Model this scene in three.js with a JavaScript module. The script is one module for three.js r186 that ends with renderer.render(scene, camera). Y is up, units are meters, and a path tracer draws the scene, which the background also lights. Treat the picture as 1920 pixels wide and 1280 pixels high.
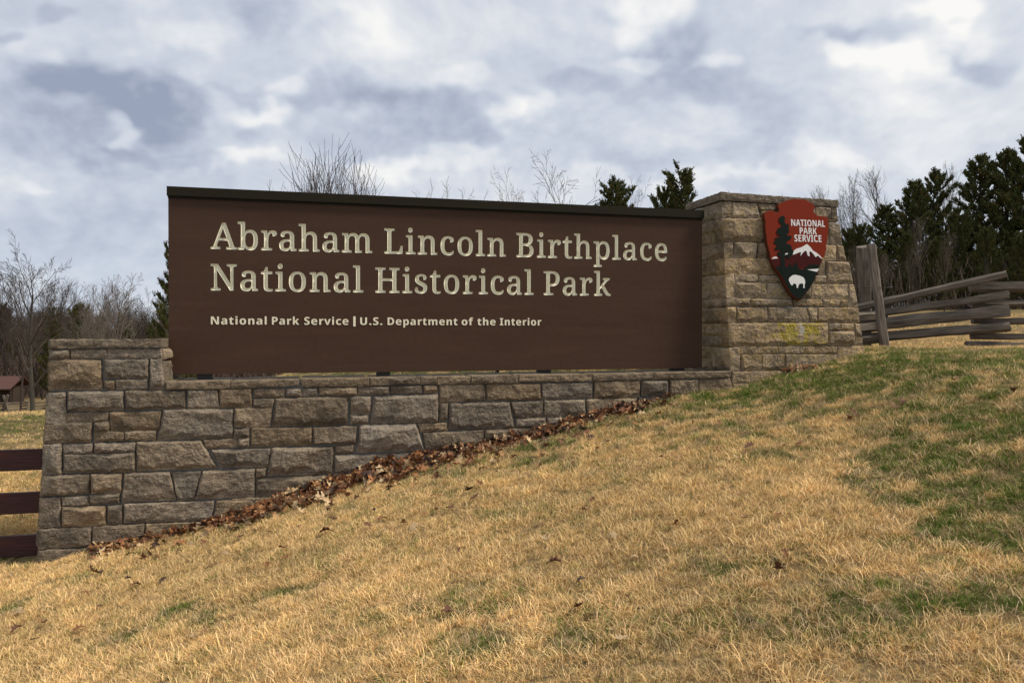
import * as THREE from 'three';
import { FontLoader } from 'three/addons/loaders/FontLoader.js';
import { mergeGeometries, toCreasedNormals } from 'three/addons/utils/BufferGeometryUtils.js';

// ---------------------------------------------------------------- camera, sky, sun, exposure
const scene = new THREE.Scene();
const EYE = 1.6, FOC = 1440, PITCH = -Math.atan(12 / FOC);
const camera = new THREE.PerspectiveCamera(2 * Math.atan(640 / FOC) * 180 / Math.PI, 1.5, 0.05, 3000);
camera.position.set(0, EYE, 0);
camera.rotation.x = PITCH;
scene.add(camera);
const renderer = new THREE.WebGLRenderer({ antialias: true });
renderer.toneMapping = THREE.LinearToneMapping;
renderer.toneMappingExposure = 1.86;
renderer.shadowMap.enabled = true;

const sun = new THREE.DirectionalLight(new THREE.Color(1.0, 0.90, 0.75), 2.1);
{ const az = 97 * Math.PI / 180, el = 52 * Math.PI / 180;
  sun.position.set(Math.sin(az) * Math.cos(el) * 60, Math.sin(el) * 60, -Math.cos(az) * Math.cos(el) * 60 - 8);
  sun.target.position.set(0, 0, -8); }
sun.shadow.radius = 24; sun.castShadow = true; sun.shadow.mapSize.set(4096, 4096);
Object.assign(sun.shadow.camera, { left: -40, right: 40, top: 40, bottom: -40, near: 1, far: 200 });
scene.add(sun, sun.target);

// ---------------------------------------------------------------- noise and random numbers
function rng(seed) { let a = seed >>> 0; return () => { a = (a + 0x6D2B79F5) | 0; let t = Math.imul(a ^ (a >>> 15), 1 | a); t = (t + Math.imul(t ^ (t >>> 7), 61 | t)) ^ t; return ((t ^ (t >>> 14)) >>> 0) / 4294967296; }; }
const PERM = new Uint8Array(512); { const r = rng(7), p = [...Array(256).keys()]; for (let i = 255; i > 0; i--) { const j = Math.floor(r() * (i + 1)); [p[i], p[j]] = [p[j], p[i]]; } for (let i = 0; i < 512; i++) PERM[i] = p[i & 255]; }
const GX = [], GY = []; for (let i = 0; i < 256; i++) { GX.push(Math.cos(i * 0.618034 * 6.28318)); GY.push(Math.sin(i * 0.618034 * 6.28318)); }
function n2(x, y) { // gradient noise, about -0.7..0.7
  const xi = Math.floor(x), yi = Math.floor(y), fx = x - xi, fy = y - yi, X = xi & 255, Y = yi & 255;
  const u = fx * fx * fx * (fx * (fx * 6 - 15) + 10), v = fy * fy * fy * (fy * (fy * 6 - 15) + 10);
  const a = PERM[X + PERM[Y]], b = PERM[X + 1 + PERM[Y]], c = PERM[X + PERM[Y + 1]], d = PERM[X + 1 + PERM[Y + 1]];
  const p = GX[a] * fx + GY[a] * fy, q = GX[b] * (fx - 1) + GY[b] * fy, r = GX[c] * fx + GY[c] * (fy - 1), s = GX[d] * (fx - 1) + GY[d] * (fy - 1);
  const m = p + (q - p) * u, k = r + (s - r) * u; return m + (k - m) * v;
}
function fbm(x, y, o = 4, g = 0.5) { let s = 0, a = 1; for (let i = 0; i < o; i++) { s += a * n2(x, y); x = x * 2.03 + 17.1; y = y * 2.03 + 9.7; a *= g; } return s; }
const clamp = (x, a = 0, b = 1) => x < a ? a : x > b ? b : x, lerp = (a, b, t) => a + (b - a) * t;
const sstep = (a, b, x) => { const t = clamp((x - a) / (b - a)); return t * t * (3 - 2 * t); };
const V3 = (x, y, z) => new THREE.Vector3(x, y, z);
const C = (r, g, b) => new THREE.Color().setRGB(r, g, b);

// ---------------------------------------------------------------- sky: broken grey stratocumulus
{
  const W = 4096, H = 2048, data = new Float32Array(W * H * 4);
  // cloud masses as seen in the photograph: [px, py, rx, ry, amount], amount > 0 is thin bright cloud, < 0 thick grey cloud
  const masses = [[130, 145, 90, 38, -.9], [220, 172, 90, 45, -.95], [310, 212, 70, 45, -.9], [60, 190, 60, 40, -.5], [130, 250, 140, 38, -.6], [230, 282, 60, 20, -.5], [330, 286, 50, 20, -.5], [440, 240, 45, 18, -.45], [450, 170, 60, 13, -.4], [640, 180, 110, 45, -.8], [800, 205, 100, 50, -.75], [740, 272, 130, 34, -.5], [900, 265, 60, 30, -.4], [500, 20, 60, 40, -.5], [630, 62, 50, 24, -.5], [110, 32, 50, 18, -.5], [5, 75, 22, 15, -.6],
    [230, 240, 36, 24, .75], [500, 200, 72, 18, .75], [530, 155, 32, 20, .6], [420, 286, 80, 17, .65], [340, 60, 60, 30, .45], [80, 72, 90, 40, .45], [680, 60, 70, 50, .5], [850, 130, 60, 30, .4], [950, 220, 40, 30, .5], [830, 312, 100, 25, .5], [730, 322, 60, 24, .4], [50, 350, 60, 15, .4], [120, 440, 200, 60, -.35],
    [1090, 170, 110, 30, -.6], [1330, 160, 110, 40, -.65], [1270, 85, 55, 50, -.55], [1450, 230, 90, 40, -.35], [1480, 282, 70, 28, -.35], [1550, 46, 60, 18, -.75], [1660, 60, 70, 36, -.4], [1850, 122, 45, 40, -.65], [1820, 42, 30, 12, -.5], [1000, 110, 100, 40, -.25], [1250, 290, 150, 30, -.3],
    [1220, 30, 70, 45, .95], [1200, 110, 60, 14, .5], [1330, 102, 40, 20, .5], [1560, 92, 50, 35, .85], [1660, 122, 90, 45, 1.05], [1790, 20, 90, 40, 1], [1850, 70, 50, 24, .7], [1760, 102, 60, 40, .6], [1000, 220, 42, 25, .5], [1300, 330, 200, 20, .45], [1560, 290, 70, 25, .5], [1750, 250, 120, 60, .3], [1650, 182, 100, 30, .4]];
  const M = masses.map(([x, y, rx, ry, a]) => ({ x: (x - 960) / FOC, y: (628 - y) / FOC, rx: rx / FOC, ry: ry / FOC, a }));
  for (let j = 0; j < H; j++) {
    const el = ((j + .5) / H - .5) * Math.PI, sy = Math.sin(el), cy = Math.cos(el);
    for (let i = 0; i < W; i++) {
      const k = (j * W + i) * 4; data[k + 3] = 1;
      const phi = ((i + .5) / W - .5) * 2 * Math.PI, dx = Math.cos(phi) * cy, dz = Math.sin(phi) * cy;
      if (sy < -0.02) { data[k] = .30; data[k + 1] = .33; data[k + 2] = .39; continue; }
      const h = Math.max(sy, 0) + .55, px = dx / h * 2.1, pz = dz / h * 2.1;
      const wx = fbm(px * 1.1 + 3, pz * 1.1, 3), wz = fbm(px * 1.1 - 9, pz * 1.1 + 31, 3);
      const puff = (1 - 2 * Math.abs(n2(px * 2.6 + wx * .5 + 7, pz * 2.6 + wz * .5)) / .7) * .5 + (1 - 2 * Math.abs(n2(px * 6 + wx * .7, pz * 6 + wz * .7 + 4)) / .7) * .25 - .35;
      let c = fbm(px * 1.3 + wx * .3 + 40, pz * 1.5 + wz * .3 + 11, 5, .5) * .95 - puff * .72 + fbm(px * 8 + wx, pz * 8 + wz, 5, .6) * .36;
      if (dz < -0.2) { // ahead
        const sx = dx / -dz, yy = sy / -dz, ax = sx + fbm(px * 3 + 2, pz * 3, 4, .6) * .055, ay = yy + fbm(px * 3 - 31, pz * 3 + 5, 4, .6) * .034;
        let g = 0; for (const m of M) { const ex = (ax - m.x) / m.rx, ey = (ay - m.y) / m.ry, q = ex * ex + ey * ey; if (q < 6) g += m.a * Math.exp(-q * q * .8 - q * .15); }
        const w = sstep(-.2, -.5, dz); c = lerp(c * .85, c * .40 + g * .85 + fbm(px * 14 + wx * 2, pz * 14 + wz * 2, 4, .6) * .16, w);
      }
      // c: -1 thick .. 1 thin
      const t = clamp(.55 + c * .55), low = Math.exp(-Math.max(sy, 0) * 9);
      let r, g, b;
      if (t < .5) { const q = t / .5; r = lerp(.168, .320, q); g = lerp(.193, .348, q); b = lerp(.258, .398, q); }
      else { const q = (t - .5) / .5; r = lerp(.320, .515, q); g = lerp(.348, .51, q); b = lerp(.398, .50, q); }
      r = lerp(r, .315, low * .3); g = lerp(g, .365, low * .3); b = lerp(b, .43, low * .3);
      data[k] = r; data[k + 1] = g; data[k + 2] = b;
    }
  }
  const sky = new THREE.DataTexture(data, W, H, THREE.RGBAFormat, THREE.FloatType);
  sky.mapping = THREE.EquirectangularReflectionMapping; sky.minFilter = sky.magFilter = THREE.LinearFilter; sky.needsUpdate = true;
  scene.background = sky; scene.environment = sky;
}

// ---------------------------------------------------------------- helpers: pixels to rays, names, meshes
const cp = Math.cos(PITCH), sp = Math.sin(PITCH);
function ray(px, py) { const x = (px - 960) / FOC, y = (640 - py) / FOC; return V3(x, y * cp + sp, y * sp - cp); } // -z is ahead; length chosen so that depth is about 1
function rayPlane(px, py, p, n) { const d = ray(px, py), o = V3(0, EYE, 0); const t = p.clone().sub(o).dot(n) / d.dot(n); return o.addScaledVector(d, t); }
const taken = {};
function numbered(n) { const k = taken[n] = (taken[n] ?? -1) + 1; return k ? n + '_' + String(k).padStart(3, '0') : n; }
function setShadow(o) { o.traverse(m => { if (m.isMesh) { m.castShadow = m.receiveShadow = true; } }); return o; }
function tag(o, label, category, group, kind) { Object.assign(o.userData, { label, category }); if (group) o.userData.group = group; if (kind) o.userData.kind = kind; return o; }
function thing(name, label, category, pos = [0, 0, 0], turn = 0, group) { const o = new THREE.Group(); o.name = numbered(name); o.position.set(...pos); o.rotation.y = turn; scene.add(o); return tag(o, label, category, group); }
function part(name, geo, mat, parent = scene) { const m = new THREE.Mesh(geo, mat); m.name = parent === scene ? numbered(name) : name; m.castShadow = m.receiveShadow = true; parent.add(m); return m; }
function structure(o) { o.userData.kind = 'structure'; return o; }
function geoFrom(pos, idx, uv, col) { const g = new THREE.BufferGeometry(); g.setAttribute('position', new THREE.Float32BufferAttribute(pos, 3)); if (uv) g.setAttribute('uv', new THREE.Float32BufferAttribute(uv, 2)); if (col) g.setAttribute('color', new THREE.Float32BufferAttribute(col, 3)); g.setIndex(idx); g.computeVertexNormals(); return g; }
function noiseTex(size, fn, srgb, wrap = true) { // fn(u, v) -> [r, g, b] 0..255 with u, v in 0..1
  const d = new Uint8Array(size * size * 4);
  for (let j = 0; j < size; j++) for (let i = 0; i < size; i++) { const c = fn(i / size, j / size), k = (j * size + i) * 4; d[k] = clamp(c[0], 0, 255); d[k + 1] = clamp(c[1], 0, 255); d[k + 2] = clamp(c[2], 0, 255); d[k + 3] = 255; }
  const t = new THREE.DataTexture(d, size, size); if (wrap) t.wrapS = t.wrapT = THREE.RepeatWrapping; t.magFilter = THREE.LinearFilter; t.minFilter = THREE.LinearMipmapLinearFilter; t.generateMipmaps = true; if (srgb) t.colorSpace = THREE.SRGBColorSpace; t.needsUpdate = true; return t;
}
// tiling noise: cross-fade of shifted copies
function tile(fn) { return (u, v) => { const a = fn(u, v), b = fn(u - 1, v), c = fn(u, v - 1), d = fn(u - 1, v - 1), wu = sstep(.0, 1, u), wv = sstep(0, 1, v); return lerp(lerp(a, b, wu), lerp(c, d, wu), wv) / Math.sqrt((wu * wu + (1 - wu) ** 2) * (wv * wv + (1 - wv) ** 2)); }; }

// ---------------------------------------------------------------- the lie of the land (x to the right, d ahead of the camera)
const FK = [[-60, -1.6], [-30, -1.1], [-8, -.28], [-5, -.06], [-3.26, .04], [-2.92, .10], [-2.56, .145], [-2.18, .20], [-1.82, .28], [-1.29, .415], [-.83, .52], [-.25, .62], [.17, .69], [.98, .85], [1.36, .945], [1.89, 1.015], [2.25, 1.11], [2.66, 1.21], [3.2, 1.345], [4.2, 1.40], [7, 1.40], [30, 1.6], [60, 1.7]];
const FM = FK.map((k, i) => { const a = FK[Math.max(i - 1, 0)], b = FK[Math.min(i + 1, FK.length - 1)]; return (b[1] - a[1]) / (b[0] - a[0]); });
function across(x) { if (x <= -60) return -1.6; if (x >= 60) return 1.7; let i = 0; while (FK[i + 1][0] < x) i++; const [x0, y0] = FK[i], [x1, y1] = FK[i + 1], h = x1 - x0, t = (x - x0) / h, t2 = t * t, t3 = t2 * t; return (2 * t3 - 3 * t2 + 1) * y0 + (t3 - 2 * t2 + t) * h * FM[i] + (-2 * t3 + 3 * t2) * y1 + (t3 - t2) * h * FM[i + 1]; }
function soft(x, k) { return x > 20 * k ? x : k * Math.log(1 + Math.exp(x / k)); }
function land(x, d) {
  const wr = sstep(-.5, 4.2, x), wfar = sstep(-7, 6, x);
  let y = across(x) + .1 * (d - 5.5);
  y += (lerp(lerp(.16, .235, sstep(-5.5, -2.5, x)), .0, wr) - .1) * soft(d - 6, .35);
  const after = lerp(-.085, .045, wfar);
  y += (after - lerp(lerp(.16, .235, sstep(-5.5, -2.5, x)), .0, wr)) * soft(d - 10.5, .5);
  y += (lerp(.045, -.03, wfar)) * soft(d - 62, 6) + lerp(.04, 0, wfar) * soft(d - 120, 8);
  y += .012 * n2(x * .9, d * .9) + .006 * n2(x * 3.1, d * 3.1) + sstep(12, 40, d) * .25 * n2(x * .05, d * .05);
  return y;
}
function groundAt(px, py) { const r = ray(px, py); let t = 1.5, s = .05; for (let i = 0; i < 4000; i++) { const p = V3(r.x * t, EYE + r.y * t, r.z * t); if (p.y < land(p.x, -p.z)) break; t += s; if (t > 15) s = .3; if (t > 300) break; } return V3(r.x * t, 0, r.z * t); }
// ---------------------------------------------------------------- wall frame: local x runs along the sign, local z towards the road
const WA = Math.atan(FOC / 5530), WU = V3(Math.cos(WA), 0, -Math.sin(WA)), WN = V3(Math.sin(WA), 0, Math.cos(WA));
const WO = (() => { const r = ray(316, 702), t = 5.73 / -r.z; return V3(r.x * t, EYE + r.y * t, r.z * t); })();
const GP = V3(WO.x, 0, WO.z);                                    // origin of the groups that stand in this frame
const toLocal = p => V3(p.clone().sub(GP).dot(WU), p.y, p.clone().sub(GP).dot(WN));
const wallPt = (px, py, s = 0) => toLocal(rayPlane(px, py, WO.clone().addScaledVector(WN, s), WN));
const landLocal = (x, z) => { const p = GP.clone().addScaledVector(WU, x).addScaledVector(WN, z); return land(p.x, -p.z); };

// ---------------------------------------------------------------- rock-faced stones
const grainBump = noiseTex(512, (() => { const a = tile((u, v) => n2(u * 90, v * 90)), b = tile((u, v) => n2(u * 34 + 5, v * 34)), c = tile((u, v) => n2(u * 11, v * 11 + 3)); return (u, v) => { const q = 128 + 60 * a(u, v) + 70 * b(u, v) + 55 * c(u, v); return [q, q, q]; }; })());
const stoneMap = noiseTex(512, (() => { const a = tile((u, v) => n2(u * 120, v * 120)), b = tile((u, v) => n2(u * 40 + 5, v * 46)), c = tile((u, v) => fbm(u * 7, v * 9 + 3, 3)); return (u, v) => { const q = 206 + 62 * a(u, v) + 56 * b(u, v) + 34 * c(u, v); return [q + 3, q, q - 4]; }; })(), true);
const stoneMat = new THREE.MeshStandardMaterial({ vertexColors: true, roughness: .94, map: stoneMap, bumpMap: grainBump, bumpScale: .011, flatShading: true });
const mortarBump = noiseTex(256, (() => { const a = tile((u, v) => n2(u * 60, v * 60)), b = tile((u, v) => n2(u * 18, v * 18)); return (u, v) => { const q = 128 + 70 * a(u, v) + 60 * b(u, v); return [q, q, q]; }; })());
const mortarMat = new THREE.MeshStandardMaterial({ vertexColors: true, roughness: .96, bumpMap: mortarBump, bumpScale: .004 });

function grow(q, e) { const c = V3(); q.forEach(p => c.addScaledVector(p, .25)); const ex = q[1].clone().sub(q[0]).add(q[2]).sub(q[3]).normalize(), ey = q[0].clone().sub(q[3]).add(q[1]).sub(q[2]).normalize(); return q.map((p, i) => p.clone().addScaledVector(ex, (i === 1 || i === 2 ? e : -e)).addScaledVector(ey, i < 2 ? e : -e)); }
// one displaced face of a stone. q: corners tl, tr, br, bl; n: its outward normal; share: {0: left, 1: right} edge shared with another face of normal n
function stoneFace(q, n, r, o = {}) {
  q = grow(q, o.grow ?? .005); const [tl, tr, br, bl] = q, w = (tl.distanceTo(tr) + bl.distanceTo(br)) / 2, h = (tl.distanceTo(bl) + tr.distanceTo(br)) / 2;
  const cell = o.cell ?? .0085, nx = Math.max(4, Math.round(w / cell)), ny = Math.max(4, Math.round(h / cell));
  const H = o.proud ?? lerp(.026, .062, clamp(Math.min(w, h * 1.6) / .35)) * (.75 + .5 * r());
  // chisel planes
  const pl = []; const np = 4 + Math.floor(w * 9); for (let i = 0; i < np; i++) pl.push([r() * w, r() * h, (r() - .5) * .6, (r() - .6) * .6, H * (.72 + .5 * r())]);
  const sc = []; let sx = -r() * .1; while (sx < w) { const l = .07 + .16 * r() * (.4 + w); sc.push([sx, sx + l, .5 + .7 * r()]); sx += l; }
  const deep = (o.ledge ?? (.16 + .2 * r())) * h, ox = r() * 90, oy = r() * 90, pw = 1.15 + .5 * r();
  const wob = o.wobble ?? .004, topk = 1.1 + r(), sidek = 1.3 + r();
  const pos = [], uv = [], col = [], idx = [], P = V3();
  const uo = r() * 3, vo = r() * 3, tilt = (r() - .5) * .02;
  const cor = (y, k) => .012 + .010 * n2(y * 14 + 3, k * 7.7);
  for (let j = 0; j <= ny; j++) for (let i = 0; i <= nx; i++) {
    const s = i / nx, t = j / ny, x = s * w, y = t * h; // y down from the top
    let a = x, b = w - x; const c = y, e = h - y;
    const sl = o.shareL, sr = o.shareR; if (sl) a = 9; if (sr) b = 9;
    let base = 9; for (const p of pl) { const v = p[4] + (x - p[0]) * p[2] + (y - p[1]) * p[3]; const k = base - v; base = k > .006 ? v : k < -.006 ? base : Math.min(base, v); }
    base = Math.max(base, H * .45) + .008 * fbm(x * 9 + ox, y * 9 + oy, 3) + tilt * (s - .5);
    let z = base;
    if (!o.flat) {
      let L = deep; for (const q2 of sc) if (x >= q2[0] && x <= q2[1]) { const m = (x - q2[0]) / (q2[1] - q2[0]); L = deep * q2[2] * (.45 + .75 * Math.sqrt(Math.max(0, 4 * m * (1 - m)))); }
      L += .012 * n2(x * 30 + ox, oy); L = clamp(L, .008, h * .6);
      if (e < L) z = lerp(.006, base, Math.pow(e / L, pw));
    } else z = Math.min(z, .008 + 1.6 * e);
    z = Math.min(z, .008 + topk * c + .004 * n2(x * 40, oy), .007 + sidek * a + .003 * n2(y * 40, ox), .007 + sidek * b + .003 * n2(y * 40, ox + 5));
    z += .0055 * fbm(x * 34 + ox, y * 34 + oy, 2) * sstep(0, .02, Math.min(a, b, c, e));
    if (i === 0 && !sl || i === nx && !sr || j === 0 || j === ny) z = Math.min(z, .009);
    P.copy(tl).lerp(tr, s).lerp(V3().copy(bl).lerp(br, s), t);
    // uneven outline
    const eg = Math.min(x, w - x, c, e);
    if (eg < .03) { const f = 1 - eg / .03; P.x += f * wob * n2(P.y * 22 + ox, P.x * 22) * 1.6 * Math.abs(n.z); P.y += f * wob * n2(P.x * 22 + oy, P.y * 22 + P.z * 22) * 1.6; }
    const yw = P.y, so = sl ? x : sr ? w - x : 9, sn = sl || sr;
    if (sn) { const f = Math.exp(-so / .022), k = cor(yw, o.id ?? 0); z = lerp(z, Math.min(k, .008 + topk * c, .008 + topk * e), Math.exp(-so / .022)); if (i === (sl ? 0 : nx)) z = Math.min(k, .008 + topk * c, .008 + topk * e); const zz = Math.min(k, .008 + topk * c, .008 + topk * e); P.addScaledVector(sn, so < 1e-6 ? zz : zz * f); }
    P.addScaledVector(n, z);
    pos.push(P.x, P.y, P.z); uv.push((P.x + P.z) * 1.9 + uo, P.y * 1.9 + vo);
    const cc = o.color(P, x, y, w, h); col.push(cc[0], cc[1], cc[2]);
    if (i < nx && j < ny) { const k = j * (nx + 1) + i; idx.push(k, k + nx + 1, k + 1, k + 1, k + nx + 1, k + nx + 2); }
  }
  // skirt back into the mortar
  const edge = []; for (let i = 0; i <= nx; i++) edge.push(i); for (let j = 1; j <= ny; j++) edge.push(j * (nx + 1) + nx); for (let i = nx - 1; i >= 0; i--) edge.push(ny * (nx + 1) + i); for (let j = ny - 1; j > 0; j--) edge.push(j * (nx + 1));
  const st = pos.length / 3; for (const k of edge) { pos.push(pos[k * 3] - n.x * .05, pos[k * 3 + 1] - n.y * .05, pos[k * 3 + 2] - n.z * .05); uv.push(uv[k * 2], uv[k * 2 + 1]); col.push(col[k * 3], col[k * 3 + 1], col[k * 3 + 2]); }
  // duplicate rim for a crisp edge
  const rm = pos.length / 3; for (const k of edge) { pos.push(pos[k * 3], pos[k * 3 + 1], pos[k * 3 + 2]); uv.push(uv[k * 2], uv[k * 2 + 1]); col.push(col[k * 3], col[k * 3 + 1], col[k * 3 + 2]); }
  const shared = k => o.shareL && k % (nx + 1) === 0 || o.shareR && k % (nx + 1) === nx;
  for (let m = 0; m < edge.length; m++) { const m2 = (m + 1) % edge.length; if (shared(edge[m]) && shared(edge[m2])) continue; idx.push(rm + m, rm + m2, st + m, rm + m2, st + m2, st + m); }
  return geoFrom(pos, idx, uv, col);
}
// flat-ish top face of a coping stone, from its front edge back
function stoneTop(fl, fr, depth, r, color, lift = .0) {
  const w = fl.distanceTo(fr), nx = Math.max(3, Math.round(w / .03)), nz = Math.max(3, Math.round(depth / .04)), pos = [], uv = [], col = [], idx = [], o = r() * 50;
  for (let j = 0; j <= nz; j++) for (let i = 0; i <= nx; i++) { const s = i / nx, x = lerp(fl.x, fr.x, s), z = lerp(lerp(fl.z, fr.z, s), fl.z - depth, j / nz), y = lerp(fl.y, fr.y, s) + lift + .004 * fbm(x * 8 + o, z * 8, 3) - (j === 0 ? .004 : 0); pos.push(x, y, z); uv.push(x * 1.9, z * 1.9); const c = color(V3(x, y, z), x, 0, w, 1); col.push(...c); if (i < nx && j < nz) { const k = j * (nx + 1) + i; idx.push(k, k + 1, k + nx + 1, k + 1, k + nx + 2, k + nx + 1); } }
  return geoFrom(pos, idx, uv, col);
}
function stoneColor(tone, warm, stain) { // albedo of one stone with mottling, iron streaks and dark weathering
  const o = tone * 37.7 + warm * 91.3;
  return (P) => { const a = fbm(P.x * 7 + o, (P.y + P.z) * 9, 3), b = fbm(P.x * 26 + o, (P.y + P.z) * 30 + o, 2), d = sstep(.1, .55, fbm(P.x * 3.1 + 9, P.y * 3.7 + P.z * 3 + o * .2, 3));
    const m = tone * (1 + .26 * a + .2 * b) * (1 - .38 * d), w = clamp(warm + .25 * n2(P.x * 5 + o, P.y * 5), -.25, 1.1);
    let c = [m * lerp(1.0, 1.14, w), m * lerp(.84, .82, w), m * lerp(.65, .47, w)];
    return stain ? stain(P, c) : c; };
}

// ---------------------------------------------------------------- the low wall under the sign
const wallGroup = thing('stone_wall', 'long low wall of rock-faced grey sandstone under the brown sign panel', 'wall', [GP.x, 0, GP.z], WA);
const SB = .24;                                                  // plane of the stone edges
const z1 = a => a.map((v, i) => i % 2 ? 600 + v / 2.6667 : v / 2.6667), z2 = a => a.map((v, i) => i % 2 ? 660 + v / 4 : 440 + v / 4), z3 = a => a.map((v, i) => i % 2 ? 640 + v / 3.6923 : 880 + v / 3.6923);
const rect = a => a.length === 4 ? [a[0], a[1], a[2], a[1], a[2], a[3], a[0], a[3]] : a;
const wallStones = [
  ...[[255, 150, 345, 192], [356, 148, 533, 190], [540, 145, 806, 145, 806, 188, 540, 190],
    [258, 197, 500, 205, 510, 343, 252, 348], [520, 200, 738, 198, 738, 290, 528, 290], [525, 305, 570, 345], [581, 300, 735, 345], [752, 197, 805, 200, 822, 342, 752, 345],
    [245, 365, 325, 365, 325, 510, 240, 512], [340, 360, 612, 358, 616, 450, 338, 453], [627, 355, 925, 352, 925, 440, 630, 445], [940, 352, 1085, 350, 1095, 437, 940, 440], [1096, 348, 1255, 342, 1255, 432, 1105, 435],
    [332, 465, 540, 462, 538, 507, 332, 510], [550, 462, 803, 457, 793, 550, 555, 553], [820, 447, 1162, 445, 1160, 585, 790, 597],
    [236, 519, 457, 515, 450, 607, 230, 613], [472, 512, 543, 510, 543, 553, 472, 555], [472, 562, 618, 560, 618, 602, 472, 605], [627, 558, 778, 555, 775, 598, 627, 600],
    [1170, 545, 1243, 543, 1243, 587, 1170, 588], [228, 622, 305, 622, 305, 770, 222, 772], [317, 622, 460, 620, 460, 662, 317, 667], [473, 617, 675, 613, 672, 655, 473, 660], [322, 672, 672, 665, 672, 755, 320, 762],
    [685, 612, 1000, 602, 1085, 735, 687, 752], [1018, 600, 1185, 595, 1183, 632, 1030, 638], [1192, 593, 1243, 592, 1243, 632, 1192, 633],
    [220, 780, 445, 772, 445, 865, 214, 877], [457, 770, 608, 767, 600, 862, 457, 865], [624, 766, 845, 762, 878, 897, 610, 908], [858, 760, 1005, 757, 965, 897, 890, 900], [1015, 755, 1270, 745, 1270, 880, 977, 892],
    [312, 885, 440, 880, 440, 922, 312, 925], [450, 875, 595, 868, 595, 912, 450, 917], [212, 890, 298, 887, 298, 1030, 206, 1033], [312, 935, 525, 930, 527, 1025, 312, 1030], [540, 930, 608, 925, 608, 1018, 540, 1020], [620, 920, 1070, 905, 1050, 998, 622, 1010],
    [1085, 905, 1330, 893, 1330, 990, 1066, 998], [206, 1045, 455, 1035, 450, 1127, 202, 1140], [466, 1033, 718, 1020, 715, 1120, 462, 1127], [730, 1020, 1040, 1008, 1040, 1100, 727, 1118], [198, 1152, 450, 1140, 450, 1215, 195, 1222], [464, 1140, 720, 1132, 720, 1200, 464, 1212]].map(a => z1(rect(a))),
  [...z1([1058, 650]), ...z2([265, 725, 245, 860]), ...z1([1108, 735])],
  ...[[143, 277, 372, 275, 372, 335, 143, 335], [383, 277, 495, 275, 495, 328, 388, 330], [503, 274, 618, 270, 618, 325, 503, 326], [635, 268, 915, 262, 910, 318, 635, 322], [928, 262, 1155, 258, 1152, 312, 922, 318], [1172, 255, 1400, 250, 1400, 310, 1172, 313], [1420, 250, 1515, 248, 1515, 303, 1420, 305], [1537, 245, 1865, 242, 1875, 362, 1540, 370],
    [140, 355, 292, 353, 280, 412, 140, 415], [0, 423, 278, 422, 262, 555, 0, 560], [308, 350, 843, 335, 843, 540, 285, 555], [868, 338, 1015, 335, 1012, 463, 868, 465], [868, 477, 998, 477, 998, 535, 868, 540], [1048, 335, 1520, 320, 1520, 520, 1018, 533], [1537, 387, 1595, 385, 1590, 510, 1537, 515],
    [125, 572, 573, 568, 573, 690, 125, 705], [590, 565, 915, 555, 905, 678, 592, 690], [940, 550, 1355, 540, 1418, 735, 915, 750], [1372, 540, 1588, 530, 1588, 585, 1392, 595], [1410, 610, 1865, 585, 1865, 708, 1432, 730],
    [280, 722, 735, 710, 735, 910, 245, 925], [755, 705, 890, 693, 890, 750, 755, 760], [755, 775, 1150, 765, 1150, 880, 755, 905], [1168, 763, 1540, 745, 1540, 850, 1168, 872], [1556, 742, 1860, 725, 1860, 830, 1556, 848],
    [162, 877, 238, 872, 226, 928, 162, 935], [162, 950, 720, 922, 720, 1050, 162, 1082], [738, 918, 1150, 895, 1150, 1010, 738, 1045], [-20, 1102, 330, 1085, 330, 1200, -20, 1215]].map(a => z2(rect(a))),
  [...z2([1615, 388]), ...z3([275, 420, 305, 595]), ...z2([1605, 575])],
  ...[[118, 295, 488, 292, 488, 400, 125, 405], [500, 288, 843, 283, 843, 385, 503, 400], [868, 278, 1180, 270, 1175, 382, 865, 388], [1192, 270, 1370, 268, 1370, 370, 1192, 375], [1390, 267, 1580, 265, 1580, 365, 1395, 368], [1595, 265, 1800, 258, 1828, 345, 1590, 362],
    [285, 420, 505, 412, 500, 522, 320, 527], [518, 410, 795, 405, 800, 515, 515, 518], [815, 403, 1155, 395, 1155, 500, 820, 512], [1175, 392, 1340, 385, 1340, 480, 1180, 490], [1355, 384, 1600, 376, 1600, 450, 1355, 462],
    [320, 540, 522, 530, 522, 583, 325, 590], [538, 530, 655, 528, 650, 575, 538, 583], [672, 528, 900, 520, 900, 590, 672, 600], [110, 612, 450, 597, 450, 700, 110, 715], [464, 597, 660, 590, 660, 690, 464, 700]].map(a => z3(rect(a))),
];
const copings = [[...z1([250, 100, 803, 97, 803, 133, 250, 140])], [312, 717, 430, 715, 430, 727, 312, 729], [433, 715, 559, 712.5, 559, 721, 433, 727], ...[[500, 205, 1003, 200, 1005, 250, 510, 258], [1018, 198, 1385, 192, 1385, 235, 1018, 245], [1398, 192, 1510, 190, 1510, 230, 1400, 235], [1522, 190, 1765, 185, 1765, 232, 1525, 236]].map(z2),
  ...[[12, 240, 332, 236, 332, 283, 12, 288], [345, 235, 845, 230, 845, 270, 345, 277], [858, 230, 1270, 222, 1270, 260, 858, 266], [1280, 221, 1805, 208, 1802, 245, 1280, 258]].map(z3)];
const zHat = V3(0, 0, 1), xNeg = V3(-1, 0, 0);
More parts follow.
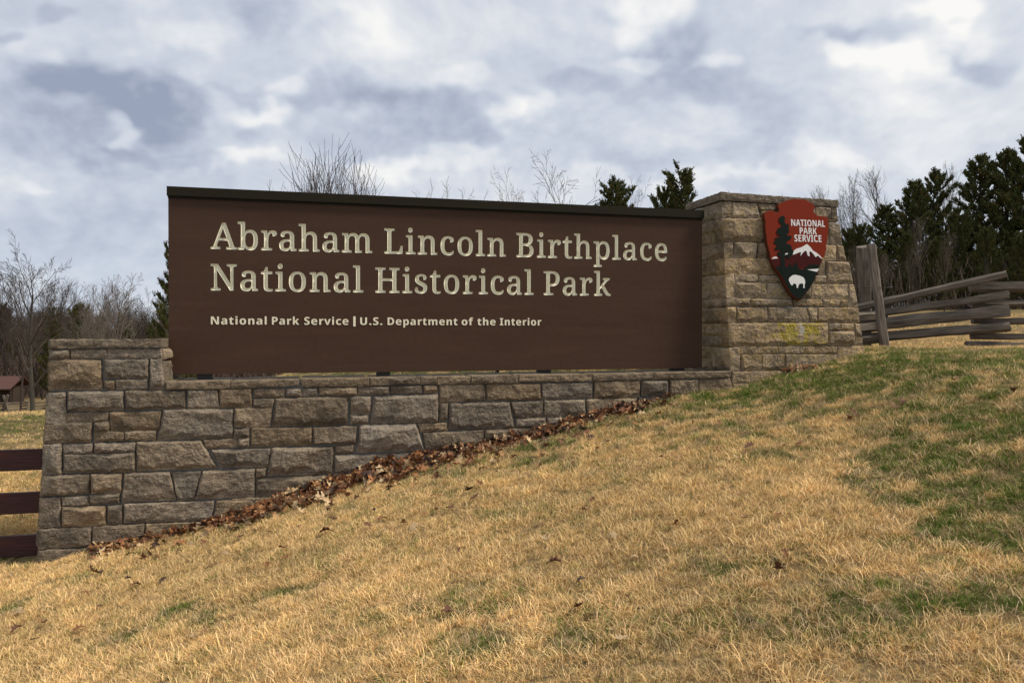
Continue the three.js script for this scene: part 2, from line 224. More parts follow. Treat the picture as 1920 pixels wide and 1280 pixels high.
{
  const r = rng(11);
  const uLeft = v => lerp(wallPt(75, 1040, SB).x, wallPt(94, 640, SB).x, clamp((v - .02) / 1.55));   // battered outer end
  wallStones.forEach((q, k) => {
    const p = [0, 1, 2, 3].map(i => wallPt(q[i * 2], q[i * 2 + 1], SB)), tone = .285 * (.74 + .48 * r()), col = stoneColor(tone, Math.pow(r(), 1.6) * .8 - .1, null);
    const leftEnd = q[0] < 97 && q[6] < 97;
    const gs = [];
    if (leftEnd) { // this stone turns the corner of the wall end
      const dep = [.22, .44][k % 2], tl = p[0].clone(), bl = p[3].clone();
      gs.push(stoneFace(p, zHat, r, { color: col, shareL: xNeg, id: k }));
      const b1 = tl.clone(), b2 = bl.clone(); b1.z -= dep; b2.z -= dep;
      gs.push(stoneFace([b1, tl, bl, b2], xNeg, r, { color: col, shareR: zHat, id: k }));
      if (dep < .4) { const c1 = tl.clone(), c2 = bl.clone(), d1 = tl.clone(), d2 = bl.clone(); c1.z -= .235; c2.z -= .235; d1.z -= .5; d2.z -= .5; part('stone', stoneFace([d1, c1, c2, d2], xNeg, r, { color: stoneColor(.285 * (.7 + .5 * r()), .2 + .4 * r()), id: k }), stoneMat, wallGroup); }
    } else gs.push(stoneFace(p, zHat, r, { color: col, id: k }));
    part('stone', gs.length > 1 ? mergeGeometries(gs) : gs[0], stoneMat, wallGroup);
  });
  copings.forEach((q, k) => {
    const p = [0, 1, 2, 3].map(i => wallPt(q[i * 2], q[i * 2 + 1], SB + .02)), col = stoneColor(.25 * (.85 + .3 * r()), .2 + .4 * r(), null);
    const front = stoneFace(p, zHat, r, { color: col, proud: .026, ledge: .3 });
    const a = p[0].clone(), b = p[1].clone(); a.z += .008; b.z += .008;
    const gs = [front, stoneTop(a, b, .58, r, col)];
    if (k === 0 || k === 1) { const c = p[0].clone(), d = p[3].clone(); c.z -= .58; d.z -= .58; gs.push(stoneFace([c, p[0], p[3], d], xNeg, r, { color: col, proud: .02 })); }
    if (k === 0 || k === copings.length - 1) { const c = p[1].clone(), d = p[2].clone(); c.z -= .58; d.z -= .58; gs.push(stoneFace([p[1], c, d, p[2]], V3(1, 0, 0), r, { color: col, proud: .02 })); }
    part('coping_stone', mergeGeometries(gs), stoneMat, wallGroup);
  });
  // mortar body
  const out = [[77, 1075], [97, 655], [97, 640], [300, 640], [303, 675], [309, 727], [312, 722], [700, 715], [1000, 706], [1369, 699], [1374, 734], [1374, 800], [1000, 880], [600, 1000], [400, 1060]].map(([x, y]) => wallPt(x, y, SB));
  const sh = new THREE.Shape(out.map(p => new THREE.Vector2(p.x + (p.x < -.9 ? .006 : 0), p.y)));
  const g = new THREE.ExtrudeGeometry(sh, { depth: .535, bevelEnabled: false }); g.translate(0, 0, SB - .019 - .535);
  const n = g.attributes.position.count, cc = []; for (let i = 0; i < n; i++) cc.push(.25, .245, .23); g.setAttribute('color', new THREE.Float32BufferAttribute(cc, 3));
  { const u = g.attributes.uv; for (let i = 0; i < n; i++) u.setXY(i, g.attributes.position.getX(i) * 2, g.attributes.position.getY(i) * 2); }
  part('mortar', g, mortarMat, wallGroup);
  // right flank of the raised end
  [[655, 672], [675, 728]].forEach(([y0, y1]) => { const a = wallPt(302, y0, SB), b = wallPt(307, y1, SB), c = a.clone(), d = b.clone(); c.z -= .5; d.z -= .5; part('stone', stoneFace([a, c, d, b], V3(1, 0, 0), r, { color: stoneColor(.285 * (.7 + .5 * r()), .2 + .4 * r()) }), stoneMat, wallGroup); });
}

// ---------------------------------------------------------------- the stone pillar
const pillar = thing('stone_pillar', 'tapered pillar of tan rock-faced sandstone carrying the red arrowhead emblem', 'pillar', [GP.x, 0, GP.z], WA);
const ST = .10, SF = .235;
const PTL = wallPt(1353, 376, ST), PTR = wallPt(1562, 388, ST), PBL = wallPt(1371, 697, SF), PBR = wallPt(1619, 664, SF);
{ const f = (1.0 - PTR.y) / (PBR.y - PTR.y); PBR.lerpVectors(PTR, PBR, f); const f2 = (1.0 - PTL.y) / (PBL.y - PTL.y); PBL.lerpVectors(PTL, PBL, f2); }
const PE1 = PTR.clone().sub(PTL).normalize(), PNL = PE1.clone().cross(PBL.clone().sub(PTL)).normalize().negate();  // local normal of the battered front
if (PNL.z < 0) PNL.negate();
const PNW = WU.clone().multiplyScalar(PNL.x).addScaledVector(WN, PNL.z).add(V3(0, PNL.y, 0));
const fromLocal = p => GP.clone().addScaledVector(WU, p.x).addScaledVector(WN, p.z).add(V3(0, p.y, 0));
const pillarPt = (px, py, off = 0) => toLocal(rayPlane(px, py, fromLocal(PTL.clone().addScaledVector(PNL, off)), PNW));
const z4 = a => a.map((v, i) => i % 2 ? 340 + v / 3.3684 : 1280 + v / 3.3684);
const cornerAt = y => PTL.clone().lerp(PBL, (y - PTL.y) / (PBL.y - PTL.y));
const PX = 7 / FOC, mark = (px, py) => pillarPt(px, py);             // spots of lichen and lime on the pillar, in metres on its face
const mLichenA = mark(1480, 620), mLichenB = mark(1514, 618), mLime = mark(1499, 621), mSeam = mark(1499, 604), mFoot = mark(1499, 664), mOchre = mark(1455, 545), mWeepA = mark(1525, 560), mWeepB = mark(1548, 505), mWeepC = mark(1420, 560);
const near = (P, m, rx, ry) => 1 - Math.hypot((P.x - m.x) / (rx * PX), (P.y - m.y) / (ry * PX));
function stain(P, c) { // yellow lichen and lime wash below the emblem
  const n = fbm(P.x * 16, P.y * 16, 3), n1 = fbm(P.x * 45, P.y * 45, 2), within = P.y < mSeam.y && P.y > mFoot.y ? 1 : 0;
  const y = sstep(.1, .55, Math.max(near(P, mLichenA, 27, 26), near(P, mLichenB, 27, 26)) * 1.5 + n * 1.5 + n1 * 1.0) * within;
  const w = sstep(.15, .5, near(P, mLime, 7, 20) + n * .7) * (P.y < mSeam.y ? 1 : 0);
  const y2 = .6 * sstep(.1, .5, n + .3 * Math.max(0, near(P, mOchre, 34, 22)) + .3 * Math.max(0, near(P, mFoot, 150, 40)) + .1);
  c = [c[0] * lerp(1, 1.02, y2), c[1] * lerp(1, .98, y2), c[2] * lerp(1, .6, y2)];
  c = [lerp(c[0], .42, y * .85), lerp(c[1], .34, y * .85), lerp(c[2], .03, y * .85)];
  return [lerp(c[0], .5, w * .8), lerp(c[1], .48, w * .8), lerp(c[2], .44, w * .8)];
}
{
  const r = rng(23), xN = xNeg;
  const newCol = () => stoneColor(.385 * (.74 + .46 * r()), .25 + .65 * r(), stain);
  const S = (a, o = {}) => { const q = z4(rect(a)), p = [0, 1, 2, 3].map(i => pillarPt(q[i * 2], q[i * 2 + 1])), col = newCol();
    if (!o.quoin) return part('stone', stoneFace(p, PNL, r, { color: col, ...o }), stoneMat, pillar);
    p[0] = cornerAt(p[0].y); p[3] = cornerAt(p[3].y);
    const id = p[0].y * 9, b1 = p[0].clone(), b2 = p[3].clone(); b1.z -= o.quoin; b2.z -= o.quoin;
    part('stone', mergeGeometries([stoneFace(p, PNL, r, { color: col, shareL: xN, id, ...o }), stoneFace([b1, p[0], p[3], b2], xN, r, { color: col, shareR: PNL, id, ...o })]), stoneMat, pillar);
    if (o.quoin < .3) { const n = o.more ?? 1; for (let k = 0; k < n; k++) { const ya = lerp(p[0].y, p[3].y, k / n) - (k ? .012 : 0), yb = lerp(p[0].y, p[3].y, (k + 1) / n), a0 = cornerAt(ya), a1 = cornerAt(yb), c0 = a0.clone(), c1 = a1.clone(); a0.z -= o.quoin + .018; a1.z -= o.quoin + .018; c0.z -= .5; c1.z -= .5; part('stone', stoneFace([c0, a0, a1, c1], xN, r, { color: newCol() }), stoneMat, pillar); } }
  };
  const Q = (a, quoin, more) => S(a, { quoin, more });
  Q([255, 133, 304, 130, 306, 222, 256, 226], .5); Q([255, 236, 528, 238, 535, 380, 262, 380], .12, 2); Q([262, 388, 315, 388, 315, 479, 265, 481], .5); Q([265, 488, 565, 490, 600, 585, 268, 584], .13); Q([268, 591, 322, 590, 325, 735, 270, 736], .5);
  Q([272, 742, 420, 742, 420, 784, 274, 786], .06); Q([275, 796, 330, 796, 333, 886, 278, 888], .5); Q([280, 898, 912, 898, 912, 1033, 285, 1040], .09, 2); Q([288, 1052, 355, 1050, 362, 1192, 290, 1195], .28, 2);
  [[312, 135, 460, 140, 485, 228, 314, 225], [470, 142, 620, 150, 622, 184, 494, 180], [497, 190, 622, 194, 626, 234, 502, 230], [632, 150, 822, 160, 835, 236, 636, 232], [832, 160, 925, 165, 930, 250, 842, 246], [936, 166, 966, 168, 978, 252, 938, 252],
    [542, 240, 700, 244, 706, 382, 548, 380], [715, 246, 910, 256, 918, 390, 720, 386], [920, 264, 984, 268, 1002, 396, 928, 394],
    [322, 388, 466, 392, 456, 480, 322, 480], [482, 392, 640, 395, 645, 484, 474, 482], [655, 394, 872, 400, 872, 492, 660, 488], [882, 404, 964, 408, 966, 496, 882, 494], [974, 408, 1008, 410, 1030, 498, 976, 498],
    [612, 492, 838, 500, 838, 586, 618, 586], [850, 504, 892, 506, 892, 590, 850, 588], [908, 508, 1042, 512, 1070, 642, 908, 640],
    [330, 591, 468, 594, 474, 632, 330, 632], [478, 595, 612, 598, 618, 636, 484, 634], [628, 598, 826, 600, 822, 642, 632, 640], [836, 598, 900, 600, 900, 641, 832, 641], [330, 640, 522, 644, 525, 734, 330, 732], [531, 645, 688, 648, 692, 736, 533, 735], [698, 650, 806, 650, 800, 737, 702, 737], [816, 651, 1035, 653, 1042, 742, 812, 738], [1044, 653, 1076, 654, 1100, 790, 1050, 788],
    [428, 745, 680, 746, 690, 785, 428, 785], [692, 748, 876, 749, 880, 786, 704, 786], [889, 750, 990, 751, 990, 786, 889, 786], [998, 751, 1040, 752, 1046, 789, 998, 788],
    [338, 797, 530, 798, 530, 885, 341, 886], [540, 798, 775, 799, 802, 884, 540, 885], [785, 800, 846, 800, 846, 885, 814, 884], [853, 800, 1104, 802, 1112, 889, 853, 888],
    [919, 898, 990, 900, 990, 938, 919, 938], [996, 900, 1072, 902, 1072, 938, 996, 938], [920, 948, 1078, 948, 1078, 1034, 920, 1034], [1085, 902, 1116, 902, 1136, 1040, 1088, 1038],
    [362, 1046, 595, 1047, 597, 1088, 364, 1090], [603, 1045, 765, 1045, 765, 1087, 603, 1088], [772, 1045, 970, 1044, 970, 1087, 772, 1087], [976, 1044, 1138, 1044, 1165, 1180, 978, 1180],
    [370, 1100, 493, 1098, 495, 1190, 372, 1191], [501, 1096, 640, 1094, 640, 1187, 501, 1190], [648, 1096, 970, 1096, 970, 1190, 650, 1190], [312, 1204, 620, 1200, 620, 1270, 316, 1275], [630, 1200, 980, 1200, 980, 1270, 630, 1270], [318, 1284, 620, 1280, 620, 1350, 320, 1354]].forEach(a => S(a));
  // coping slabs
  const a = pillarPt(1352, 363), b = pillarPt(1567, 377.5), c = pillarPt(1567, 388), d = pillarPt(1352, 375); for (const p of [a, b, c, d]) p.z = ST + .028; a.x -= .02; d.x -= .02;
  const cut = [0, .36, .71, 1];
  for (let k = 0; k < 3; k++) {
    const L = (p, q, t) => p.clone().lerp(q, t), g = k ? .004 : 0, col = stoneColor(.21 * (.9 + .2 * r()), .3, null);
    const q = [L(a, b, cut[k] + g), L(a, b, cut[k + 1]), L(d, c, cut[k + 1]), L(d, c, cut[k] + g)], fr = q[0].clone(), fe = q[1].clone(); fr.z += .006; fe.z += .006;
    const gs = [stoneFace(q, PNL, r, { color: col, proud: .022, ledge: .35, ...(k ? {} : { shareL: xN, id: 3 }) }), stoneTop(fr, fe, .64, r, col)];
    if (k === 0) { const e = q[0].clone(), f = q[3].clone(); e.z -= .64; f.z -= .64; gs.push(stoneFace([e, q[0], q[3], f], xN, r, { color: col, proud: .022, ledge: .35, shareR: PNL, id: 3 })); }
    if (k === 2) { const e = q[1].clone(), f = q[2].clone(); e.z -= .64; f.z -= .64; gs.push(stoneFace([q[1], e, f, q[2]], V3(1, 0, 0), r, { color: col, proud: .022 })); }
    part('coping_stone', mergeGeometries(gs), stoneMat, pillar);
  }
  // mortar body, a frustum; lime-white where the joints weep
  const ins = .018, T = .0, NX = 60, NY = 80, pos = [], idx = [], col = [], uv = [];
  for (let j = 0; j <= NY; j++) for (let i = 0; i <= NX; i++) { const p = PTL.clone().lerp(PTR, i / NX).lerp(PBL.clone().lerp(PBR, i / NX), j / NY).addScaledVector(PNL, -ins); p.x += (i === 0 ? ins : 0); pos.push(p.x, p.y, p.z); uv.push(p.x * 2, p.y * 2);
    const n = fbm(p.x * 9, p.y * 14, 3), k = sstep(-.05, .25, n + .8 * Math.max(0, near(p, mWeepA, 75, 22)) + 1.2 * Math.max(0, near(p, mWeepB, 9, 32)) + .3 * Math.max(0, near(p, mWeepC, 40, 20)) - .18);
    col.push(lerp(.19, .72, k), lerp(.18, .71, k), lerp(.162, .69, k)); if (i < NX && j < NY) { const q = j * (NX + 1) + i; idx.push(q, q + NX + 1, q + 1, q + 1, q + NX + 1, q + NX + 2); } }
  const front = geoFrom(pos, idx, uv, col);
  const quad = (p) => { const g = geoFrom(p.flatMap(v => [v.x, v.y, v.z]), [0, 1, 2, 0, 2, 3], p.flatMap(v => [v.z * 2, v.y * 2]), p.flatMap(() => [.24, .235, .22])); return g; };
  const k = v => { const q = v.clone().addScaledVector(PNL, -ins); return q; }, back = v => { const q = v.clone(); q.z = -.44; return q; };
  const tl = k(PTL), tr = k(PTR), bl = k(PBL), br = k(PBR); tl.x += ins; bl.x += ins;
  part('mortar', mergeGeometries([front, quad([back(tl), back(bl), bl, tl]), quad([tr, br, back(br), back(tr)]), quad([back(tr), back(br), back(bl), back(tl)]), quad([back(tl), tl, tr, back(tr)])]), mortarMat, pillar);
  // right flank
  for (let j = 0; j < 9; j++) { const y0 = lerp(PTR.y - .02, 1.3, j / 9), y1 = lerp(PTR.y - .02, 1.3, (j + 1) / 9) + .018, at = y => PTR.clone().lerp(PBR, (y - PTR.y) / (PBR.y - PTR.y)); const m = j % 2 ? .2 : .32; [[.01, m], [m + .02, .56]].forEach(([u0, u1]) => { const a = at(y0), b = at(y0), c = at(y1), d = at(y1); a.z -= u0; b.z -= u1; c.z -= u1; d.z -= u0; for (const p of [a, b, c, d]) p.x -= .004; part('stone', stoneFace([a, b, c, d], V3(1, 0, 0), r, { color: newCol(), cell: .03 }), stoneMat, pillar); }); }
}
// ---------------------------------------------------------------- the brown sign panel with carved lettering
const serif = await new FontLoader().loadAsync('fonts/droid/droid_serif_regular.typeface.json');
const sans = await new FontLoader().loadAsync('fonts/droid/droid_sans_bold.typeface.json');
const sign = thing('sign_panel', 'large brown park entrance sign panel with carved cream lettering above the stone wall', 'sign', [GP.x, 0, GP.z], WA);
const paintTex = noiseTex(512, (() => { const a = tile((u, v) => n2(u * 5, v * 60)), b = tile((u, v) => n2(u * 60, v * 60)), c = tile((u, v) => fbm(u * 3, v * 9, 3)), d = tile((u, v) => n2(u * 1.5, v * 24 + 7)); return (u, v) => { const q = 214 + 9 * a(u, v) + 9 * b(u, v) + 12 * c(u, v) + 7 * sstep(.3, .5, d(u, v)); return [q + 2, q, q - 1]; }; })(), true);
const brown = new THREE.MeshPhysicalMaterial({ color: C(.090, .051, .034), roughness: .75, specularIntensity: .2, map: paintTex, bumpMap: mortarBump, bumpScale: .0006 });
const capMat = new THREE.MeshPhysicalMaterial({ color: C(.024, .020, .010), roughness: .65, specularIntensity: .25, map: paintTex });
const cream = new THREE.MeshStandardMaterial({ color: C(.88, .84, .64), roughness: .6, bumpMap: mortarBump, bumpScale: .0006 });
const creamFlat = new THREE.MeshStandardMaterial({ color: C(.76, .70, .52), roughness: .65 });
const blackMetal = new THREE.MeshStandardMaterial({ color: C(.02, .02, .02), roughness: .6 });
{
  const tl = wallPt(316, 369), tr = wallPt(1317, 408), br = wallPt(1318, 691), bl = wallPt(316, 702);
  const x0 = 0, x1 = tr.x, yb = bl.y, yt = tl.y + .01, topL = wallPt(316, 350).y;
  const shape = new THREE.Shape([new THREE.Vector2(x0, yb), new THREE.Vector2(x1, yb), new THREE.Vector2(x1, yt), new THREE.Vector2(x0, yt)]);
  const islands = [], carved = [];
  // words: text, left px, right px, baseline py at the left
  const capOf = f => { const s = f.generateShapes('H', 100); let m = 0; for (const p of s[0].getPoints()) m = Math.max(m, p.y); return m / 100; };
  const kSerif = capOf(serif), kSans = capOf(sans);
  function fatten(l, e) { // outline moved outwards by e: outer loops run clockwise and holes the other way round, so a negative e widens the stroke
    const n = l.length, a = THREE.ShapeUtils.area(l); void a; return l.map((p, i) => { let q = l[(i + n - 1) % n], s = l[(i + 1) % n]; const d1 = p.clone().sub(q), d2 = s.clone().sub(p); if (d1.length() < 1e-7) d1.copy(d2); if (d2.length() < 1e-7) d2.copy(d1); d1.normalize(); d2.normalize(); const m = new THREE.Vector2(d1.y + d2.y, -d1.x - d2.x), c = m.length() / 2; if (c < .3) return p.clone().addScaledVector(m.normalize(), e); return p.clone().addScaledVector(m.normalize(), e / Math.max(c, .6)); }); }
  function layout(font, text, xa, xb, size) { // glyph positions so that the word fills xa..xb exactly by tracking, then by a little width
    const res = font.data.resolution, sc = size / res; let w = 0; const gl = [...text].map(ch => { const g = font.data.glyphs[ch], o = { ch, w: g.ha * sc, at: w }; w += o.w; return o; });
    const box = gl.map(o => { let lo = 9, hi = -9; for (const s of font.generateShapes(o.ch, size)) for (const p of s.getPoints(4)) { lo = Math.min(lo, p.x); hi = Math.max(hi, p.x); } return [lo, hi]; });
    const inkL = box[0][0], inkR = gl.at(-1).at + box.at(-1)[1], nat = inkR - inkL, want = xb - xa;
    const maxT = size * (font === serif ? .085 : .055), n = Math.max(gl.length - 1, 1); let track = clamp((want - nat * (font === serif ? .95 : 1)) / n, -.02 * size, maxT), stretch = (want - track * n) / nat;
    return gl.map((o, i) => ({ ch: o.ch, x: xa + (o.at - inkL) * stretch + track * i, stretch }));
  }
  const line1 = [['Abraham', 395, 697, 466], ['Lincoln', 721, 948, 474], ['Birthplace', 969, 1251, 480.5]], line2 = [['National', 395, 680, 543.5], ['Historical', 704, 1000, 547.5], ['Park', 1020, 1145, 552]];
  const base1 = (wallPt(395, 466).y + wallPt(969, 480.5).y) / 2, base2 = (wallPt(395, 543.5).y + wallPt(1020, 552).y) / 2;
  const capH = wallPt(400, 418).y - wallPt(400, 466.5).y, size = capH / kSerif;
  for (const [line, base] of [[line1, base1], [line2, base2]]) for (const [t, a, b] of line) for (const g of layout(serif, t, wallPt(a, 480).x, wallPt(b, 480).x, size))
    for (const s of serif.generateShapes(g.ch, size)) { const f = p => new THREE.Vector2(g.x + p.x * g.stretch, base + p.y), e = s.extractPoints(5); const outer = fatten(e.shape.map(f), -.0032), holes = e.holes.map(h => fatten(h.map(f), -.0032)); carved.push({ outer, holes, ch: g.ch }); }
  for (const c of carved) { shape.holes.push(new THREE.Path(c.outer)); for (const h of c.holes) islands.push(new THREE.Shape(h)); }
  const ex = { depth: .003, bevelEnabled: false };
  const board = mergeGeometries([new THREE.ExtrudeGeometry(shape, ex), ...islands.map(s => new THREE.ExtrudeGeometry(s, ex))]); board.translate(0, 0, -.003);
  { const p = board.attributes.position, u = board.attributes.uv; for (let i = 0; i < p.count; i++) u.setXY(i, p.getX(i) * .42, p.getY(i) * .42); }
  const box = (ax, ay, az, bx, by, bz) => { const g = new THREE.BoxGeometry(bx - ax, by - ay, bz - az); g.translate((ax + bx) / 2, (ay + by) / 2, (az + bz) / 2); const p = g.attributes.position, u = g.attributes.uv; for (let i = 0; i < p.count; i++) u.setXY(i, (p.getX(i) + p.getZ(i)) * .42, p.getY(i) * .42); return g; };
  part('board', mergeGeometries([board.toNonIndexed(), box(x0 + .0005, yb + .0005, -.11, x1 - .0005, yt, -.026).toNonIndexed(), box(x0 + .0005, yb + .0005, -.026, x0 + .02, yt, -.0032).toNonIndexed(), box(x1 - .02, yb + .0005, -.026, x1 - .0005, yt, -.0032).toNonIndexed(), box(x0 + .02, yb + .0005, -.026, x1 - .02, yb + .02, -.0032).toNonIndexed()]), brown, sign);
  // V-cut letters
  const cell = .0030, dmax = .020, slope = 1.1;
  for (const c of carved) {
    const loops = [c.outer, ...c.holes], seg = []; let lx = 9, hx = -9, ly = 9, hy = -9;
    for (const l of loops) l.forEach((p, i) => { const q = l[(i + 1) % l.length]; if (p.distanceTo(q) > 1e-6) seg.push([p.x, p.y, q.x, q.y]); lx = Math.min(lx, p.x); hx = Math.max(hx, p.x); ly = Math.min(ly, p.y); hy = Math.max(hy, p.y); });
    lx -= .006; ly -= .006; hx += .006; hy += .006; const nx = Math.ceil((hx - lx) / cell), ny = Math.ceil((hy - ly) / cell), D = new Float32Array((nx + 1) * (ny + 1));
    for (let j = 0; j <= ny; j++) for (let i = 0; i <= nx; i++) { const x = lx + i * cell, y = ly + j * cell; let m = 9, ins = false; for (const [ax, ay, bx, by] of seg) { const dx = bx - ax, dy = by - ay, t = clamp(((x - ax) * dx + (y - ay) * dy) / (dx * dx + dy * dy)), d = Math.hypot(ax + t * dx - x, ay + t * dy - y); if (d < m) m = d; if ((ay > y) !== (by > y) && x < (bx - ax) * (y - ay) / (by - ay) + ax) ins = !ins; } D[j * (nx + 1) + i] = ins ? m : -m; }
    const pos = [], uv = [], idx = [], id = new Int32Array(D.length).fill(-1);
    const vid = k => { if (id[k] < 0) { id[k] = pos.length / 3; const i = k % (nx + 1), j = (k - i) / (nx + 1), x = lx + i * cell, y = ly + j * cell; pos.push(x, y, -.0031 - Math.min(dmax, Math.max(D[k], -.002) * slope + .002)); uv.push(x, y); } return id[k]; };
    for (let j = 0; j < ny; j++) for (let i = 0; i < nx; i++) { const k = j * (nx + 1) + i, a = k, b = k + 1, d = k + nx + 1, e = d + 1; if (Math.max(D[a], D[b], D[d], D[e]) < -.0045) continue; idx.push(vid(a), vid(b), vid(e), vid(a), vid(e), vid(d)); }
    part('carved_letter', geoFrom(pos, idx, uv), cream, sign);
  }
  // small line of flat letters
  const small = [['National', 394.9, 499.5], ['Park', 509.5, 560.5], ['Service', 570, 653], ['|', 662, 666.5], ['U.S.', 675, 716.5], ['Department', 726.5, 857.5], ['of', 865.4, 887], ['the', 894.7, 929], ['Interior', 937, 1014.7]];
  const cap2 = wallPt(400, 593.4).y - wallPt(400, 608.2).y, size2 = cap2 / kSans, base3 = wallPt(395, 608).y;
  for (const [t, a, b] of small) {
    if (t === '|') { part('divider_bar', box(wallPt(a, 600).x, base3 - .012, .0006, wallPt(b, 600).x, base3 + cap2 * 1.12, .003), creamFlat, sign); continue; }
    for (const g of layout(sans, t, wallPt(a, 600).x, wallPt(b, 600).x, size2)) { const gs = sans.generateShapes(g.ch, size2); const e = new THREE.ExtrudeGeometry(gs, { depth: .0024, bevelEnabled: false, curveSegments: 5 }); e.scale(g.stretch, 1, 1); e.translate(g.x, base3, .0006); part('letter', e, creamFlat, sign); }
  }
  // cap, lip, posts
  const capT = topL, capB = wallPt(316, 367.3).y;
  part('cap', box(x0 - .006, capB, -.13, x1 + .006, capT, .028), capMat, sign);
  part('cap_lip', box(x0 - .002, capB - .016, -.118, x1 + .002, capB - .0005, .008), capMat, sign);
  for (const [a, b] of [[370, 397], [706, 731], [1009, 1032], [1259, 1282]]) { const xa = wallPt(a, 700, -.05).x, xb = wallPt(b, 700, -.05).x, copingY = wallPt(a, 711, SB).y; part('post', box(xa, copingY - .1, -.105, xb, yb + .05, -.03), blackMetal, sign); }
  { const xa = wallPt(934, 697, -.3).x, xb = wallPt(939, 697, -.3).x; part('rear_brace', box(xa, .55, -.42, xb, yb + .3, -.36), blackMetal, sign); part('brace_arm', box(xa + .004, yb + .25, -.37, xb - .004, yb + .29, -.108), blackMetal, sign); }
}

// ---------------------------------------------------------------- the arrowhead emblem on the pillar
{
  const OFF = .075, E1 = PE1.clone(), E2 = PNL.clone().cross(E1).normalize(), org = pillarPt(1494, 470, OFF);
  const emblem = thing('arrowhead_emblem', 'red-brown arrowhead shaped park emblem with tree, mountain and white bison', 'sign', fromLocal(org).toArray(), 0);
  { const m = new THREE.Matrix4().makeBasis(WU.clone().multiplyScalar(E1.x).addScaledVector(WN, E1.z).add(V3(0, E1.y, 0)), WU.clone().multiplyScalar(E2.x).addScaledVector(WN, E2.z).add(V3(0, E2.y, 0)), PNW); emblem.quaternion.setFromRotationMatrix(m); }
  const at = (x, y) => { const p = pillarPt(1400 + x / 5.335, 350 + y / 5.335, OFF).sub(org); return new THREE.Vector2(p.dot(E1), p.dot(E2)); };
  const poly = a => { const r = []; for (let i = 0; i < a.length; i += 2) r.push(at(a[i], a[i + 1])); return new THREE.Shape(r); };
  const outline = [318, 180, 355, 160, 400, 140, 450, 127, 500, 122, 545, 128, 575, 125, 600, 135, 640, 158, 665, 170, 672, 185, 688, 208, 668, 232, 668, 250, 685, 270, 712, 290, 760, 296, 800, 302, 822, 325, 815, 360, 822, 400, 815, 440, 818, 480, 806, 540, 795, 590, 800, 620, 785, 670, 765, 720, 745, 760, 725, 815, 705, 850, 690, 905, 670, 950, 650, 985, 630, 1020, 600, 1060, 575, 1085, 555, 1115, 540, 1130, 520, 1125, 490, 1110, 450, 1080, 430, 1050, 410, 1010, 385, 970, 370, 925, 340, 880, 300, 830, 270, 780, 245, 720, 240, 680, 225, 620, 210, 560, 200, 480, 190, 400, 193, 345, 182, 310, 180, 270, 200, 250, 235, 238, 270, 243, 300, 260, 325, 255, 330, 225, 318, 200];
  const gloss = (r, g, b, k = .35) => new THREE.MeshPhysicalMaterial({ color: C(r, g, b), roughness: k, specularIntensity: .18 });
  const rust = gloss(.165, .017, .004, .55), maroon = gloss(.045, .004, .003, .55), green = gloss(.003, .008, .005, .55), white = gloss(.66, .64, .62, .6), edge = gloss(.09, .028, .014, .6);
  const back = new THREE.ExtrudeGeometry(poly(outline), { depth: .030, bevelEnabled: true, bevelSize: .004, bevelThickness: .004, bevelSegments: 2, curveSegments: 2 }); back.translate(0, 0, -.0352);
  part('board', back, edge, emblem);
  const lay = (name, a, z, m, d = .0012) => { const g = new THREE.ExtrudeGeometry(poly(a), { depth: d, bevelEnabled: false }); g.translate(0, 0, z); return part(name, g, m, emblem); };
  lay('face', outline, -.0011, rust);
  lay('mountain', [249, 726, 310, 712, 380, 692, 460, 680, 605, 577, 762, 724, 743, 762, 722, 815, 290, 815, 268, 778], .0004, maroon);
  lay('forest', [288, 815, 310, 800, 325, 788, 345, 808, 400, 798, 415, 812, 435, 765, 455, 808, 470, 788, 488, 745, 510, 790, 522, 820, 562, 828, 605, 797, 625, 770, 650, 785, 680, 772, 700, 787, 737, 774, 723, 815, 703, 850, 688, 905, 668, 950, 648, 985, 628, 1020, 598, 1058, 573, 1083, 553, 1113, 540, 1126, 521, 1121, 491, 1106, 452, 1077, 432, 1047, 412, 1007, 387, 967, 372, 922, 342, 877, 302, 828], .0018, green);
  lay('pine_tree', [350, 292, 375, 295, 385, 320, 378, 345, 383, 362, 400, 378, 415, 368, 425, 395, 420, 430, 430, 455, 405, 470, 408, 490, 432, 488, 450, 500, 445, 520, 425, 535, 400, 545, 402, 575, 425, 572, 446, 590, 450, 620, 470, 640, 460, 670, 440, 700, 415, 722, 395, 700, 381, 690, 383, 860, 341, 860, 344, 710, 310, 690, 305, 660, 325, 645, 338, 650, 340, 630, 290, 637, 280, 615, 300, 600, 305, 580, 270, 565, 278, 540, 300, 530, 275, 515, 310, 505, 335, 508, 336, 490, 312, 488, 295, 450, 312, 420, 330, 405, 345, 412, 350, 385, 320, 345, 322, 315], .0032, green);
  lay('snow_cap', [605, 573, 640, 605, 665, 640, 700, 660, 735, 690, 765, 725, 738, 712, 715, 688, 692, 705, 668, 672, 642, 645, 627, 652, 630, 697, 612, 688, 600, 645, 585, 640, 562, 662, 540, 694, 545, 656, 530, 655, 500, 668, 462, 682, 472, 640, 500, 620, 550, 605], .0018, white);
  lay('snow_patch', [249, 722, 268, 704, 295, 698, 316, 716], .0018, white); lay('snow_patch', [380, 681, 388, 668, 412, 662, 408, 676], .0046, white);
  lay('lake', [604, 828, 722, 820, 704, 852], .0032, white);
  lay('bison', [425, 915, 440, 900, 460, 885, 490, 881, 530, 890, 565, 905, 582, 930, 586, 960, 578, 985, 581, 1011, 565, 1014, 568, 985, 558, 966, 530, 970, 518, 988, 512, 1014, 498, 1008, 501, 985, 485, 968, 466, 970, 456, 990, 442, 978, 430, 955, 422, 935], .0032, white);
